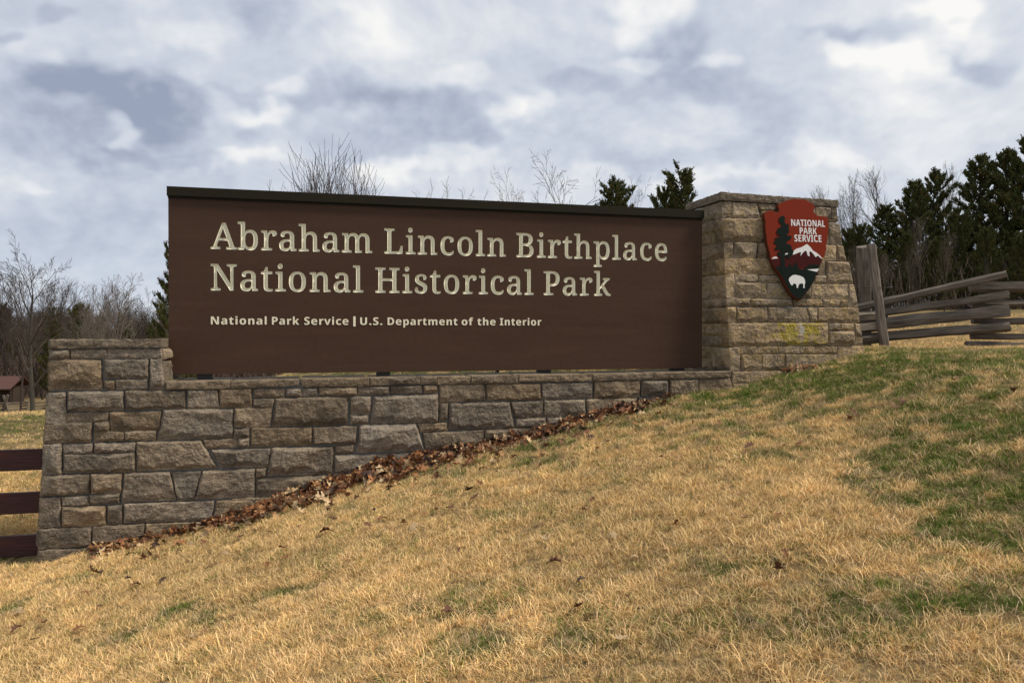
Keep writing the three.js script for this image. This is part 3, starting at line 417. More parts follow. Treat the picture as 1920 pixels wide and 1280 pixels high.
  const words = [['NATIONAL', 443, 785, 343, 390, 12], ['PARK', 528, 703, 424, 470, 7], ['SERVICE', 478, 753, 498, 547, 6]];
  for (const [t, xa, xb, yt, yb, drop] of words) {
    const a = at(xa, yb), b = at(xb, yb + drop), cap = at(xa, yt).y - a.y, s0 = new THREE.Box2(); const sc = sans.data.resolution; let w = 0; const gl = [...t].map(ch => { const o = [ch, w]; w += sans.data.glyphs[ch].ha; return o; });
    const size = cap / .714, k = size / sc, st = (b.x - a.x) / (w * k * .985);
    for (const [ch, x] of gl) { const g = new THREE.ExtrudeGeometry(sans.generateShapes(ch, size), { depth: .0012, bevelEnabled: false, curveSegments: 4 }); g.scale(st, 1, 1); g.translate(a.x + (x * k - .02 * size) * st, lerp(a.y, b.y, x / w), .0005); part('letter', g, white, emblem); }
  }
  // hidden fixing that holds the board off the stone
  const fix = new THREE.BoxGeometry(.16, .3, .06); fix.translate(0, .02, -.066); part('bracket', fix, blackMetal, emblem);
}
// ---------------------------------------------------------------- ground
const gNoise = tile((u, v) => n2(u * 70, v * 70)), gNoise2 = tile((u, v) => n2(u * 24, v * 24 + 3)), gNoise3 = tile((u, v) => fbm(u * 5, v * 5, 3));
const groundTex = noiseTex(1024, (u, v) => { const q = 205 + 70 * gNoise(u, v) + 60 * gNoise2(u, v) + 40 * gNoise3(u, v); return [q, q, q]; }, true);
const groundBump = noiseTex(512, (u, v) => { const q = 128 + 80 * gNoise(u, v) + 60 * gNoise2(u, v); return [q, q, q]; });
// patches of live grass seen in the photograph: centre pixel, radii in metres, strength
const greens = [[1900, 760, .9, .5, .9], [1880, 900, .35, .5, .9], [1780, 960, .25, .3, 1], [1890, 1010, .3, .2, .8], [1800, 1130, .25, .12, 1.2], [1900, 1130, .2, .12, 1], [1640, 1120, .22, .12, .9], [1520, 1170, .25, .1, .5], [1580, 1210, .2, .1, .5], [1740, 870, .3, .3, .5], [1330, 755, .4, .12, 1.2], [1450, 722, .55, .22, 1.5], [1560, 705, .5, .3, 1.3], [1640, 700, .8, .35, 1.2], [1800, 690, 1, .5, 1.15], [1640, 660, .35, .3, 1.6], [1750, 668, 1.1, .8, 1.1], [1900, 660, 1, .8, 1.1], [1910, 830, .5, .5, .7], [1010, 838, .25, .06, .8], [1210, 768, .12, .05, 1.2],
  [30, 1140, .08, .1, 1.4], [330, 1145, .1, .08, 1.2], [398, 1165, .09, .08, 1.3], [540, 1112, .12, .06, 1.1], [120, 1090, .3, .08, .6], [230, 1200, .12, .08, .6], [1336, 1065, .07, .1, 1.1], [890, 1215, .12, .1, .7], [850, 1130, .25, .15, .45], [1050, 1220, .3, .15, .4], [1280, 1180, .3, .2, .35], [690, 1140, .2, .08, .3], [40, 790, 1.5, 1.0, 1.2], [600, 700, 2.2, 2.5, 1.1], [1100, 697, 3, 2.5, 1.1], [20, 1050, .12, .08, 1.2]].map(([x, y, rx, rz, a]) => { const p = groundAt(x, y); return [p.x, -p.z, rx, rz, a]; });
function green(x, d) { let g = -.12 + .55 * fbm(x * 1.7 + 3, d * 1.7, 3) + .35 * n2(x * 7, d * 7); const a = sstep(9, 16, d); g = lerp(g, .1 + .8 * n2(x * .12, d * .1), a); let m = 0; for (const [cx, cd, rx, rz, s] of greens) { const u = (x - cx) / rx, v = (d - cd) / rz, q = u * u + v * v; if (q < 5) m += s * Math.exp(-q * .8); } return clamp(g * .75 + m * (.62 + 1.2 * n2(x * 6 + 4, d * 6) + .7 * n2(x * 15, d * 15))); }
function strawTone(x, d) { return 1 + .22 * fbm(x * .8 + 20, d * .8, 3) + .22 * n2(x * 5, d * 5 + 8); }
{
  const lines = (n, k, S) => { const a = []; for (let i = -n; i <= n; i++) a.push(S * Math.sinh(k * i / n) / Math.sinh(k)); return a; };
  const xs = lines(190, 7.2, 900), ds = [...Array(160).keys()].map(i => -3 + 17 * i / 160); for (let d = 14, s = .12; d < 1500; d += s, s *= 1.045) ds.push(d);
  const pos = [], idx = [], col = [], uv = [];
  ds.forEach((d, j) => xs.forEach((x, i) => { pos.push(x, land(x, d), -d); uv.push(x * .55, d * .55);
    const g = green(x, d), t = strawTone(x, d), b = [.30 * t, .215 * t, .108 * t], gr = [.07, .09, .026];
    col.push(lerp(b[0], gr[0], g * .75), lerp(b[1], gr[1], g * .75), lerp(b[2], gr[2], g * .75)); if (i < xs.length - 1 && j < ds.length - 1) { const k = j * xs.length + i; idx.push(k, k + 1, k + xs.length, k + 1, k + xs.length + 1, k + xs.length); } }));
  const m = part('ground', geoFrom(pos, idx, uv, col), new THREE.MeshPhysicalMaterial({ vertexColors: true, roughness: 1, specularIntensity: .08, map: groundTex, bumpMap: groundBump, bumpScale: .02 })); structure(m); m.userData.label = 'grassy hillside lawn'; 
}

// ---------------------------------------------------------------- split rail fence
function plankMap(seed, dark) { const a = tile((u, v) => n2(u * 6 + seed, v * 70)), b = tile((u, v) => n2(u * 14, v * 150 + seed)), c = tile((u, v) => fbm(u * 3 + seed, v * 6, 3)); return [noiseTex(512, (u, v) => { const q = dark + 52 * a(u, v) + 40 * b(u, v) + 44 * c(u, v); return [q + 5, q, q - 5]; }, true), noiseTex(512, (u, v) => { const q = 128 + 75 * a(u, v) + 60 * b(u, v); return [q, q, q]; })]; }
const [woodMap, woodBump] = plankMap(3, 168);
const weathered = new THREE.MeshStandardMaterial({ color: C(.29, .25, .205), map: woodMap, bumpMap: woodBump, bumpScale: .008, roughness: .92 });
function splitRail(a, b, w, h, seed, wedge = .5) { // riven rail between two points
  const r = rng(seed), ax = b.clone().sub(a), L = ax.length(); ax.normalize(); let up = V3(0, 1, 0).addScaledVector(ax, -ax.y); if (Math.abs(ax.y) > .8) up = V3(1, 0, 0).addScaledVector(ax, -ax.x); up.normalize(); const sd = ax.clone().cross(up).normalize();
  const prof = [[-.5, -.35], [-.3, -.5], [.25, -.48], [.5, -.3], [.48, .15], [.3, .45 + .1 * r()], [-.1, .5], [-.42, .42 - wedge * .4], [-.52, .1]].map(([x, y]) => [x + (r() - .5) * .24, y + (r() - .5) * .24]), n = prof.length, N = Math.max(8, Math.round(L / .07)), pos = [], uv = [], idx = [], o = r() * 90, bow = (r() - .5) * .02, bow2 = (r() - .5) * .03;
  for (let i = 0; i <= N; i++) { const t = i / N, c = a.clone().addScaledVector(ax, L * t).addScaledVector(up, bow * Math.sin(t * 3.1) + .012 * n2(t * L * 2 + o, 1)).addScaledVector(sd, bow2 * Math.sin(t * 3.1)), k = .94 + .2 * n2(t * L * 1.2 + o, 5), tw = .25 * n2(t * L * .6 + o, 9);
    for (let j = 0; j <= n; j++) { const [x, y] = prof[j % n], q = k * (1 + .22 * n2(t * L * 1.6 + o, j % n * 3.7) + .12 * n2(t * L * 7 + o, j % n * 5.1)), X = (x * Math.cos(tw) - y * Math.sin(tw)) * w * q, Y = (x * Math.sin(tw) + y * Math.cos(tw)) * h * q, p = c.clone().addScaledVector(sd, X).addScaledVector(up, Y); if (i === 0 || i === N) p.addScaledVector(ax, (i ? 1 : -1) * .02 * n2(j % n * 2.3, o)); pos.push(p.x, p.y, p.z); uv.push(t * L * .7 + o, j / n * .45 + o); } }
  for (let i = 0; i < N; i++) for (let j = 0; j < n; j++) { const k = i * (n + 1) + j; idx.push(k, k + 1, k + n + 1, k + 1, k + n + 2, k + n + 1); }
  for (const i of [0, N]) { const s = pos.length / 3; let cx = 0, cy = 0, cz = 0; for (let j = 0; j < n; j++) { const k = (i * (n + 1) + j) * 3; cx += pos[k] / n; cy += pos[k + 1] / n; cz += pos[k + 2] / n; pos.push(pos[k], pos[k + 1], pos[k + 2]); uv.push(prof[j][0] * .1, prof[j][1] * .1); } pos.push(cx, cy, cz); uv.push(0, 0); for (let j = 0; j < n; j++) i ? idx.push(s + j, s + (j + 1) % n, s + n) : idx.push(s + (j + 1) % n, s + j, s + n); }
  return toCreasedNormals(geoFrom(pos, idx, uv), .45);
}
const at = (px, py, d) => { const r = ray(px, py), t = d / -r.z; return V3(r.x * t, EYE + r.y * t, r.z * t); };
{
  const f = thing('split_rail_fence', 'weathered grey split rail fence climbing the hill behind the pillar', 'fence');
  const R = (a, b, w, h, s) => part('rail', splitRail(a, b, w * .92, h * .9, s), weathered, f);
  // first bay, from behind the pillar to the zigzag corner
  R(at(1560, 588, 9.6), at(1888, 513, 8.65), .11, .115, 1); R(at(1545, 604, 9.6), at(1893, 553, 8.7), .12, .105, 2); R(at(1548, 619, 9.55), at(1894, 583, 8.7), .12, .15, 3); R(at(1560, 640, 9.55), at(1895, 613, 8.7), .12, .11, 4);
  // second bay running on out to the road
  R(at(1820, 538, 8.95), at(2330, 534, 8.3), .13, .125, 5); R(at(1822, 568, 8.95), at(2330, 570, 8.3), .12, .085, 6); R(at(1824, 601, 8.95), at(2330, 604, 8.3), .12, .085, 7); R(at(1821, 630, 8.95), at(2330, 636, 8.3), .12, .085, 8); R(at(1812, 643, 8.9), at(2330, 662, 8.3), .14, .07, 9);
  // the bay before, mostly behind the pillar
  R(at(1480, 605, 8.75), at(1660, 590, 9.35), .12, .12, 10); R(at(1480, 622, 8.75), at(1660, 610, 9.35), .12, .13, 12); R(at(1480, 650, 8.75), at(1650, 632, 9.35), .12, .13, 13);
  // crossed stakes
  const s1 = at(1634, 458, 9.0), s1b = at(1662, 668, 8.95), s2 = at(1620, 462, 9.42), s2b = at(1626, 670, 9.75);
  part('stake', splitRail(s1b, s1, .105, .125, 21, .2), weathered, f); part('stake', splitRail(s2b, s2, .15, .15, 22, .2), weathered, f);
  const c = at(1636, 541, 9.25), pts = []; for (let i = 0; i < 24; i++) { const q = i / 24 * Math.PI * 2; pts.push(V3(c.x + Math.cos(q) * .165, c.y + .012 * Math.sin(q * 2 + 1), c.z + Math.sin(q) * .36)); }
  part('wire', new THREE.TubeGeometry(new THREE.CatmullRomCurve3(pts, true), 60, .004, 5, true), blackMetal, f);
}

// ---------------------------------------------------------------- board fence against the end of the wall
{
  const [bm, bb] = plankMap(8, 200), red = new THREE.MeshStandardMaterial({ color: C(.075, .018, .013), map: bm, bumpMap: bb, bumpScale: .004, roughness: .7 });
  const f = thing('board_fence', 'dark red three-board fence butting against the end of the stone wall', 'fence', [GP.x, 0, GP.z], WA);
  const bar = (x0, x1, y0, y1, z0, z1) => { const s = new THREE.Shape([[x0, y0], [x1, y0 + .004], [x1, y1], [x0, y1]].map(a => new THREE.Vector2(...a))), g = new THREE.ExtrudeGeometry(s, { depth: z1 - z0 - .006, bevelEnabled: true, bevelSize: .003, bevelThickness: .003, bevelSegments: 2 }); g.translate(0, 0, z0 + .003); const p = g.attributes.position, u = g.attributes.uv; for (let i = 0; i < p.count; i++) u.setXY(i, p.getX(i) * .8, (p.getY(i) + p.getZ(i)) * 1.6); return g; };
  const Z = .06;
  for (const [xr, yt, yb] of [[77.5, 842.5, 881], [75.5, 923, 961.5], [72.5, 1003, 1041.5]]) { const a = wallPt(xr, yb, Z), b = wallPt(xr, yt, Z); part('board', bar(a.x - 2.6, a.x, a.y, b.y, Z - .04, Z), red, f); }
  const px = wallPt(-60, 900, Z).x; part('fence_post', bar(px - .07, px + .07, landLocal(px, 0) - .3, wallPt(-60, 830, Z).y, Z - .19, Z - .042), red, f);
  const qx = wallPt(66, 1040, Z).x; part('post_stub', bar(qx - .03, qx + .03, landLocal(qx, 0) - .2, wallPt(66, 1022, Z).y, Z - .1, Z - .042), red, f);
}
// ---------------------------------------------------------------- grass
{
  const r = rng(101);
  function tuft(n, rad, h, w, seed, mat) { const q = rng(seed), pos = [], col = [], idx = [];
    for (let i = 0; i < n; i++) { const a = q() * 6.283, d = Math.sqrt(q()) * rad, x = Math.cos(a) * d, z = Math.sin(a) * d, l = h * (.45 + .75 * q()), dir = a + (q() - .5) * 2.6, lean = .35 + 1.25 * q() * q() + .35 * q(), wd = w * (.65 + .7 * q()), f = q() * 6.283, sx = Math.cos(f) * wd / 2, sz = Math.sin(f) * wd / 2, cx = Math.cos(dir), cz = Math.sin(dir);
      const t = .46 + .80 * q(), hue = q(), c = hue < .12 ? [.55, .42, .26] : hue < .3 ? [1.02, .95, .82] : hue < .4 ? [.75, .82, .55] : [.95, .88, .72], s = pos.length / 3, K = 3;
      for (let k = 0; k <= K; k++) { const u = k / K, bend = lean * u * u, hx = x + cx * l * bend * .8, hz = z + cz * l * bend * .8, y = l * u * (1 - .35 * bend * .7) - .008, g = 1 - u * .85; pos.push(hx - sx * g, y, hz - sz * g, hx + sx * g, y, hz + sz * g); for (let e = 0; e < 2; e++) col.push(c[0] * t, c[1] * t, c[2] * t); if (k < K) { const b = s + k * 2; idx.push(b, b + 1, b + 2, b + 1, b + 3, b + 2); } } }
    return geoFrom(pos, idx, null, col); }
  const gm = new THREE.MeshPhysicalMaterial({ vertexColors: true, roughness: .85, side: THREE.DoubleSide, specularIntensity: .2 });
  const kinds = [tuft(18, .038, .050, .0038, 1), tuft(18, .045, .044, .0036, 2), tuft(14, .045, .060, .0040, 3), tuft(20, .05, .038, .0038, 4)];
  const lists = kinds.map(() => []), far = kinds.map(() => []);
  const inWall = (x, d) => { const p = V3(x, 0, -d).sub(GP), u = p.dot(WU), s = p.dot(WN); return u > -1.02 && u < 5.3 && s < (u > 4.25 ? .245 : .26) && s > (u > 4.2 ? -.46 : -.32); };
  function sow(n, d0, d1, scale, spread, out) { for (let i = 0; i < n; i++) { const d = Math.sqrt(lerp(d0 * d0, d1 * d1, r())), x = (r() * 2 - 1) * (.70 * d + .35) * spread; if (inWall(x, d)) continue; const g = green(x, d), t = strawTone(x, d), isG = r() < g * .72 + .035, clump = .75 + .5 * n2(x * 4, d * 4) + .25 * n2(x * 13, d * 13); const s = scale * (.62 + .5 * r()) * (isG ? .95 : 1) * clamp(clump, .45, 1.4);
      const c = isG ? ((k) => [.125 * k * (.8 + .5 * r()), .205 * k, .035 * k])(.7 + .7 * r()) : ((k) => [.93 * t * k, .705 * t * k * (.96 + .08 * r()), .41 * t * k * (.85 + .3 * r())])(.75 + .45 * r()); if (!isG && g > .35) { c[0] *= .72; c[1] *= .74; c[2] *= .85; }
      out[Math.floor(r() * kinds.length)].push([x, d, s, r() * 6.283, c]); } }
  sow(150000, 2.0, 8.2, 1, 1, lists); sow(16000, 8.2, 14, 1.25, 1, far); sow(12000, 14, 30, 2.0, 1, far);
  const M = new THREE.Matrix4(), Qn = new THREE.Quaternion(), Qy = new THREE.Quaternion();
  const build = (L, name, label) => kinds.forEach((k, i) => { const m = new THREE.InstancedMesh(k, gm, L[i].length); m.name = numbered(name); L[i].forEach(([x, d, s, a, c], j) => { const e = .05, nx = -(land(x + e, d) - land(x - e, d)) / (2 * e), nz = (land(x, d + e) - land(x, d - e)) / (2 * e); Qn.setFromUnitVectors(V3(0, 1, 0), V3(nx * .6, 1, nz * .6).normalize()); Qy.setFromAxisAngle(V3(0, 1, 0), a); M.compose(V3(x, land(x, d), -d), Qn.multiply(Qy), V3(s, s * (.9 + .2 * ((j * .618) % 1)), s)); m.setMatrixAt(j, M); m.setColorAt(j, C(...c)); }); m.castShadow = m.receiveShadow = true; tag(m, label + ['', ', finer blades', ', taller blades', ', short matted blades'][i], 'grass', null, 'stuff'); scene.add(m); });
  build(lists, 'grass', 'straw coloured winter grass with green patches on the near slope'); build(far, 'field_grass', 'short dry grass on the field beyond the sign');
}

// ---------------------------------------------------------------- fallen leaves
const leafMats = [[.25, .105, .036], [.14, .055, .022], [.35, .19, .08], [.50, .36, .20], [.19, .075, .032], [.05, .024, .014]].map(c => new THREE.MeshPhysicalMaterial({ color: C(...c), roughness: .8, side: THREE.DoubleSide, map: stoneMap }));
function oakLeaf(seed, L) { // lobed, curled leaf, its stalk at -x
  const q = rng(seed), n = 13, pos = [], uv = [], idx = [], curl = (.5 + q()) * (q() < .5 ? -1 : 1) * 5, fold = (q() - .2) * 1.1, tw = (q() - .5) * 2;
  for (let i = 0; i <= n; i++) { const t = i / n, env = Math.sin(Math.PI * Math.pow(t, .75)) * .34 + .02, lobe = 1 - .62 * Math.pow(Math.abs(Math.cos(t * Math.PI * 3.5 + .6)), 1.6) * (t > .08 && t < .97 ? 1 : 0), w = i === n ? .002 : Math.max(.012, env * lobe * (.85 + .3 * q())), x = (t - .45);
    for (let j = -2; j <= 2; j++) { const y = j / 2 * w, yy = y, z = curl * x * x * .12 + Math.abs(y) * fold * 1.2 + tw * x * y + .035 * n2(i * .9 + seed, j * 1.3); pos.push(x * L, z * L, yy * L); uv.push(t, j * .1 + .5); } if (i < n) for (let j = 0; j < 4; j++) { const k = i * 5 + j; idx.push(k, k + 1, k + 5, k + 1, k + 6, k + 5); } }
  const s = pos.length / 3; pos.push(-.45 * L, .0, 0, -.45 * L, .002, .006 * L, -.62 * L, .02 * L, .01 * L); uv.push(0, 0, 0, 0, 0, 0); idx.push(s, s + 1, s + 2);
  return geoFrom(pos, idx, uv); }
{
  const r = rng(77), shapes = [...Array(9).keys()].map(i => oakLeaf(40 + i, 1));
  const M = new THREE.Matrix4(), E = new THREE.Euler(), Q = new THREE.Quaternion();
  // drift along the foot of the wall
  const base = [[165, 1018, .5], [230, 1014, .8], [290, 1003, .25], [400, 985, .6], [430, 970, .9], [480, 955, 1.1], [560, 930, 1.35], [620, 912, 1.3], [680, 890, 1.45], [730, 868, 1.5], [790, 860, 1.3], [850, 850, 1.05], [920, 838, .9], [1000, 815, .9], [1060, 800, .8], [1120, 790, .8], [1180, 772, .8], [1225, 760, .3], [1265, 745, .2], [1480, 697, .4], [1530, 688, .4]];
  const heaps = leafMats.map(() => []);
  for (let i = 0; i < base.length - 1; i++) { const [xa, ya, wa] = base[i], [xb, , wb] = base[i + 1]; if (xa === 1265) continue; const pa = wallPt(xa, ya, SB + .1).x, pb = wallPt(xb, base[i + 1][1], SB + .1).x, n = Math.round((pb - pa) * 400 * (wa + wb) / 2);
    for (let k = 0; k < n; k++) { const t = r(), w = lerp(wa, wb, t), u = lerp(pa, pb, t), out = Math.pow(r(), 1.5) * .185 * w * (1 + 1.2 * n2(u * 4, 3)) + (r() < .16 ? r() * r() * .5 : 0), z = SB + .03 + Math.max(0, out), pile = .055 * w * Math.max(0, 1 - out / (.26 * w)) * r() * (1 + n2(u * 5, 8)), y = landLocal(u, z) + .015 + Math.max(0, pile), L = .055 + .055 * r(), m = Math.floor(Math.pow(r(), 1.2) * leafMats.length); E.set((r() - .5) * 2, r() * 6.28, (r() - .5) * 2); M.compose(GP.clone().addScaledVector(WU, u).addScaledVector(WN, z).add(V3(0, y, 0)), Q.setFromEuler(E), V3(L, L, L)); heaps[m].push(shapes[Math.floor(r() * shapes.length)].clone().applyMatrix4(M)); } }
  const col = leafMats.flatMap((m, i) => heaps[i].map(g => { const c = m.color, k = .75 + .5 * r(), a = []; for (let j = 0; j < g.attributes.position.count; j++) a.push(c.r * k, c.g * k, c.b * k); g.setAttribute('color', new THREE.Float32BufferAttribute(a, 3)); return g; }));
  const litter = part('leaf_litter', mergeGeometries(col), new THREE.MeshPhysicalMaterial({ vertexColors: true, roughness: .8, side: THREE.DoubleSide })); tag(litter, 'drift of brown fallen oak leaves heaped along the foot of the wall', 'leaves', null, 'stuff');
  // single leaves lying on the slope, as seen in the photograph
  const spots = [[35, 1160], [80, 1180], [30, 1195], [160, 1128], [185, 1148], [180, 1085], [190, 1083], [150, 1195], [185, 1155], [380, 1195], [360, 1212], [285, 1040], [335, 1045], [295, 1050], [310, 1055], [450, 1020], [505, 1010], [530, 1040], [535, 1052], [625, 985], [240, 1100], [255, 1105], [305, 1098], [20, 1090], [65, 1210], [820, 968], [842, 966], [755, 995], [720, 1010], [700, 970], [715, 985], [775, 1000], [880, 930], [890, 945], [950, 1027], [1020, 1025], [1262, 1000], [1110, 955], [1095, 965], [1090, 1110], [1105, 1165], [1085, 1165], [1165, 1215], [860, 1045], [840, 1170], [960, 895], [900, 920], [1040, 1070], [1190, 1060], [1150, 1015], [1330, 790], [1348, 803], [1425, 790], [1380, 872], [1465, 848], [1600, 790], [1595, 792], [1695, 765], [1500, 838], [1405, 850], [1400, 860], [1345, 858], [1455, 982], [1460, 1088], [1395, 985], [1470, 1060], [1300, 800], [1520, 830], [650, 925], [1000, 870], [1010, 880], [985, 900], [1060, 860], [1075, 880], [930, 870], [905, 885], [1120, 850], [1140, 840], [1660, 700], [1900, 740], [1790, 725], [1680, 770], [560, 1000], [610, 1010], [420, 1050], [390, 1075], [500, 1075], [690, 1000], [815, 940], [1240, 870]];
  spots.forEach(([px, py], i) => { const p = groundAt(px, py), L = .042 + .045 * r(), e = new THREE.Mesh(shapes[i % shapes.length], leafMats[[0, 1, 4, 2, 0, 3, 1, 5][Math.floor(r() * 8)]]); e.name = numbered('fallen_leaf'); e.position.set(p.x, land(p.x, -p.z) + .03 + .012 * r(), p.z); e.rotation.set((r() - .5) * .7, r() * 6.28, (r() - .5) * .7 - .15); e.scale.setScalar(L); e.castShadow = e.receiveShadow = true; tag(e, 'single curled brown oak leaf lying on the dry lawn', 'leaf', 'oak leaves scattered over the lawn'); scene.add(e); });
}
// ---------------------------------------------------------------- trees
const barkTex = noiseTex(256, (() => { const a = tile((u, v) => n2(u * 30, v * 8)), b = tile((u, v) => n2(u * 60, v * 30)); return (u, v) => { const q = 195 + 60 * a(u, v) + 40 * b(u, v); return [q, q, q]; }; })(), true);
const bark = c => new THREE.MeshStandardMaterial({ color: C(...c), roughness: .95, map: barkTex });
const greyBark = bark([.15, .115, .085]), paleBark = bark([.27, .22, .175]), darkBark = bark([.075, .052, .042]), purpleTwig = bark([.115, .078, .068]);
function limbGeo(list) { // list of [points, radii]
  const pos = [], uv = [], idx = [];
  for (const [pts, rad] of list) { const n = rad[0] > .06 ? 7 : rad[0] > .02 ? 4 : 3, s = pos.length / 3; let up = V3(.31, .2, .93);
    pts.forEach((p, i) => { const ax = (pts[i + 1] ?? p).clone().sub(pts[i - 1] ?? p).normalize(), a = up.clone().addScaledVector(ax, -up.dot(ax)).normalize(), b = ax.clone().cross(a); up = a; for (let j = 0; j <= n; j++) { const t = j / n * 6.28318, q = p.clone().addScaledVector(a, Math.cos(t) * rad[i]).addScaledVector(b, Math.sin(t) * rad[i]); pos.push(q.x, q.y, q.z); uv.push(j / n, p.y * .5); } if (i) for (let j = 0; j < n; j++) { const k = s + (i - 1) * (n + 1) + j; idx.push(k, k + 1, k + n + 1, k + 1, k + n + 2, k + n + 1); } }); }
  return geoFrom(pos, idx, uv); }
function bareTree(seed, o) { // o: h, spread (0 upright .. 1 wide), fork height fraction, levels, twig
  const r = rng(seed), trunk = [], crown = [], minR = o.twig ?? .011;
  function grow(p, dir, len, rad, lev, list) { const n = lev === 0 ? 9 : lev < 3 ? 6 : 4, pts = [p.clone()], rr = [rad], end = Math.max(minR * .7, rad * (lev === 0 ? .3 : .35)); let d = dir.clone(), q = p.clone();
    for (let i = 1; i <= n; i++) { d.add(V3((r() - .5), (r() - .5) * .6 + (lev ? (o.lift ?? .12) : .03), (r() - .5)).multiplyScalar(lev === 0 ? (o.crook ?? .10) : .28)).normalize(); q = q.clone().addScaledVector(d, len / n); pts.push(q); rr.push(lerp(rad, end, i / n)); }
    list.push([pts, rr]); if (lev >= o.levels) return;
    const kids = lev === 0 ? o.limbs : lev === 1 ? o.kids ?? 7 : lev === 2 ? 5 : 3;
    for (let k = 0; k < kids; k++) { const t = lev === 0 ? lerp(o.fork, .99, Math.pow((k + r() * .8) / kids, .85)) : lerp(.22, 1, (k + r()) / kids), f = t * n, i = Math.min(n - 1, Math.floor(f)), at = pts[i].clone().lerp(pts[i + 1], f - i), ax = pts[i + 1].clone().sub(pts[i]).normalize(), ang = (lev === 0 && o.limbAng ? o.limbAng * Math.sqrt(r()) : lev === 0 ? lerp(1.0, .5, t) * (.35 + o.spread) : (.45 + .5 * r()) * (.6 + .5 * o.spread)), az = lev === 0 ? k * 2.4 + r() : r() * 6.28; let s = V3(1, 0, 0).cross(ax); if (s.length() < .1) s = V3(0, 0, 1).cross(ax); s.normalize().applyAxisAngle(ax, az); const nd = ax.clone().multiplyScalar(Math.cos(ang)).addScaledVector(s, Math.sin(ang)).normalize(); const pr = lerp(rr[i], rr[i + 1], f - i); grow(at, nd, len * (lev === 0 && o.limbLen ? o.limbLen * (.8 + .25 * r()) : lev === 0 ? lerp(.62, .3, t) * (.8 + .4 * r()) * (.7 + .5 * o.spread) : (.38 + .3 * r()) * (1.1 - .4 * t)), Math.max(minR, pr * (lev === 0 ? .5 + .15 * r() : .55)), lev + 1, crown); } }
  grow(V3(0, -.3, 0), V3((r() - .5) * .12 + (o.lean ?? 0), 1, (r() - .5) * .1).normalize(), o.h * .92, o.rad, 0, trunk); const a = limbGeo(trunk), b = limbGeo(crown); const p = b.attributes.position; let m = 0; for (let i = 0; i < p.count; i++) if (p.getY(i) > p.getY(m)) m = i; return [a, b, p.getY(m), p.getX(m), p.getZ(m)]; }
function plant(name, label, group, pair, mats, x, d, s, turn) { const t = thing(name, label, 'tree', [x, land(x, d), -d], turn, group); t.scale.set(...s); part('trunk', pair[0], mats[0], t); part('crown', pair[1], mats[1], t); return t; }
const oaks = [bareTree(5, { h: 11, rad: .2, spread: .55, fork: .28, levels: 4, limbs: 11 }), bareTree(8, { h: 11, rad: .2, spread: .35, fork: .35, levels: 4, limbs: 12 }), bareTree(13, { h: 9, rad: .17, spread: .42, fork: .10, levels: 4, limbs: 15, kids: 7, crook: .08, lift: .22 }), bareTree(21, { h: 12, rad: .16, spread: .25, fork: .4, levels: 3, limbs: 13, crook: .14 }), bareTree(34, { h: 4.2, rad: .17, spread: .25, fork: .35, levels: 3, limbs: 32, kids: 14, twig: .016, crook: .05, lift: .30, limbLen: 2.0, limbAng: .46 }), bareTree(47, { h: 11, rad: .13, spread: .8, fork: .62, levels: 3, limbs: 7, kids: 4, crook: .26, lift: .04, twig: .016 })];
const xAt = (px, d) => (px - 960) / FOC * d, hAt = (py, d) => EYE + (628 - py) / FOC * d;
function oakAt(k, px, topPy, d, label, group, mats, wide = 1, turn = px * .37) { const x0 = xAt(px, d), o = oaks[k], s = (hAt(topPy, d) - land(x0, d)) / o[2], x = x0 - s * wide * (o[3] * Math.cos(turn) + o[4] * Math.sin(turn)); plant('bare_tree', label, group, o, mats, x, d, [s * wide, s, s * wide], turn); }
// trees whose tops show over the sign
oakAt(4, 612, 262, 40, 'tall bushy leafless tree rising behind the top of the sign panel', null, [darkBark, purpleTwig], .72, 2.1);
oakAt(4, 505, 333, 62, 'low twiggy leafless treetop just above the sign beside a taller bushy tree', null, [greyBark, greyBark], .9);
oakAt(0, 682, 322, 58, 'thin leafless treetop peeking over the sign next to the bushy tree', null, [greyBark, greyBark], .6);
for (const [px, py] of [[800, 345], [845, 326], [885, 338], [925, 345], [962, 348]]) oakAt(5, px, py, 66, 'pale twiggy leafless treetop barely showing over the middle of the sign', 'low treetops over the sign', [greyBark, paleBark], .55);
oakAt(5, 992, 300, 48, 'single slender crooked leafless tree standing up above the sign', null, [darkBark, darkBark], .75, 2.6);
oakAt(5, 1206, 320, 50, 'pale leafless tree between two dark cedars behind the sign', null, [greyBark, paleBark], .6, .4);
// right of the pillar
for (const [px, py, k, w] of [[1545, 340, 3, .8], [1575, 350, 0, .5], [1610, 312, 1, .55], [1648, 306, 3, .9]]) oakAt(k, px, py, 56, 'pale leafless tree standing against the sky between pillar and cedars', 'leafless trees behind the pillar', [greyBark, greyBark], w);
oakAt(1, 1770, 300, 58, 'leafless treetop showing between two big dark cedars', null, [greyBark, paleBark], .5);
for (const [px, py] of [[1365, 352], [1390, 355], [1465, 360]]) oakAt(0, px, py, 80, 'faint leafless treetop just over the coping of the pillar', 'faint treetops over the pillar', [greyBark, greyBark], .5);

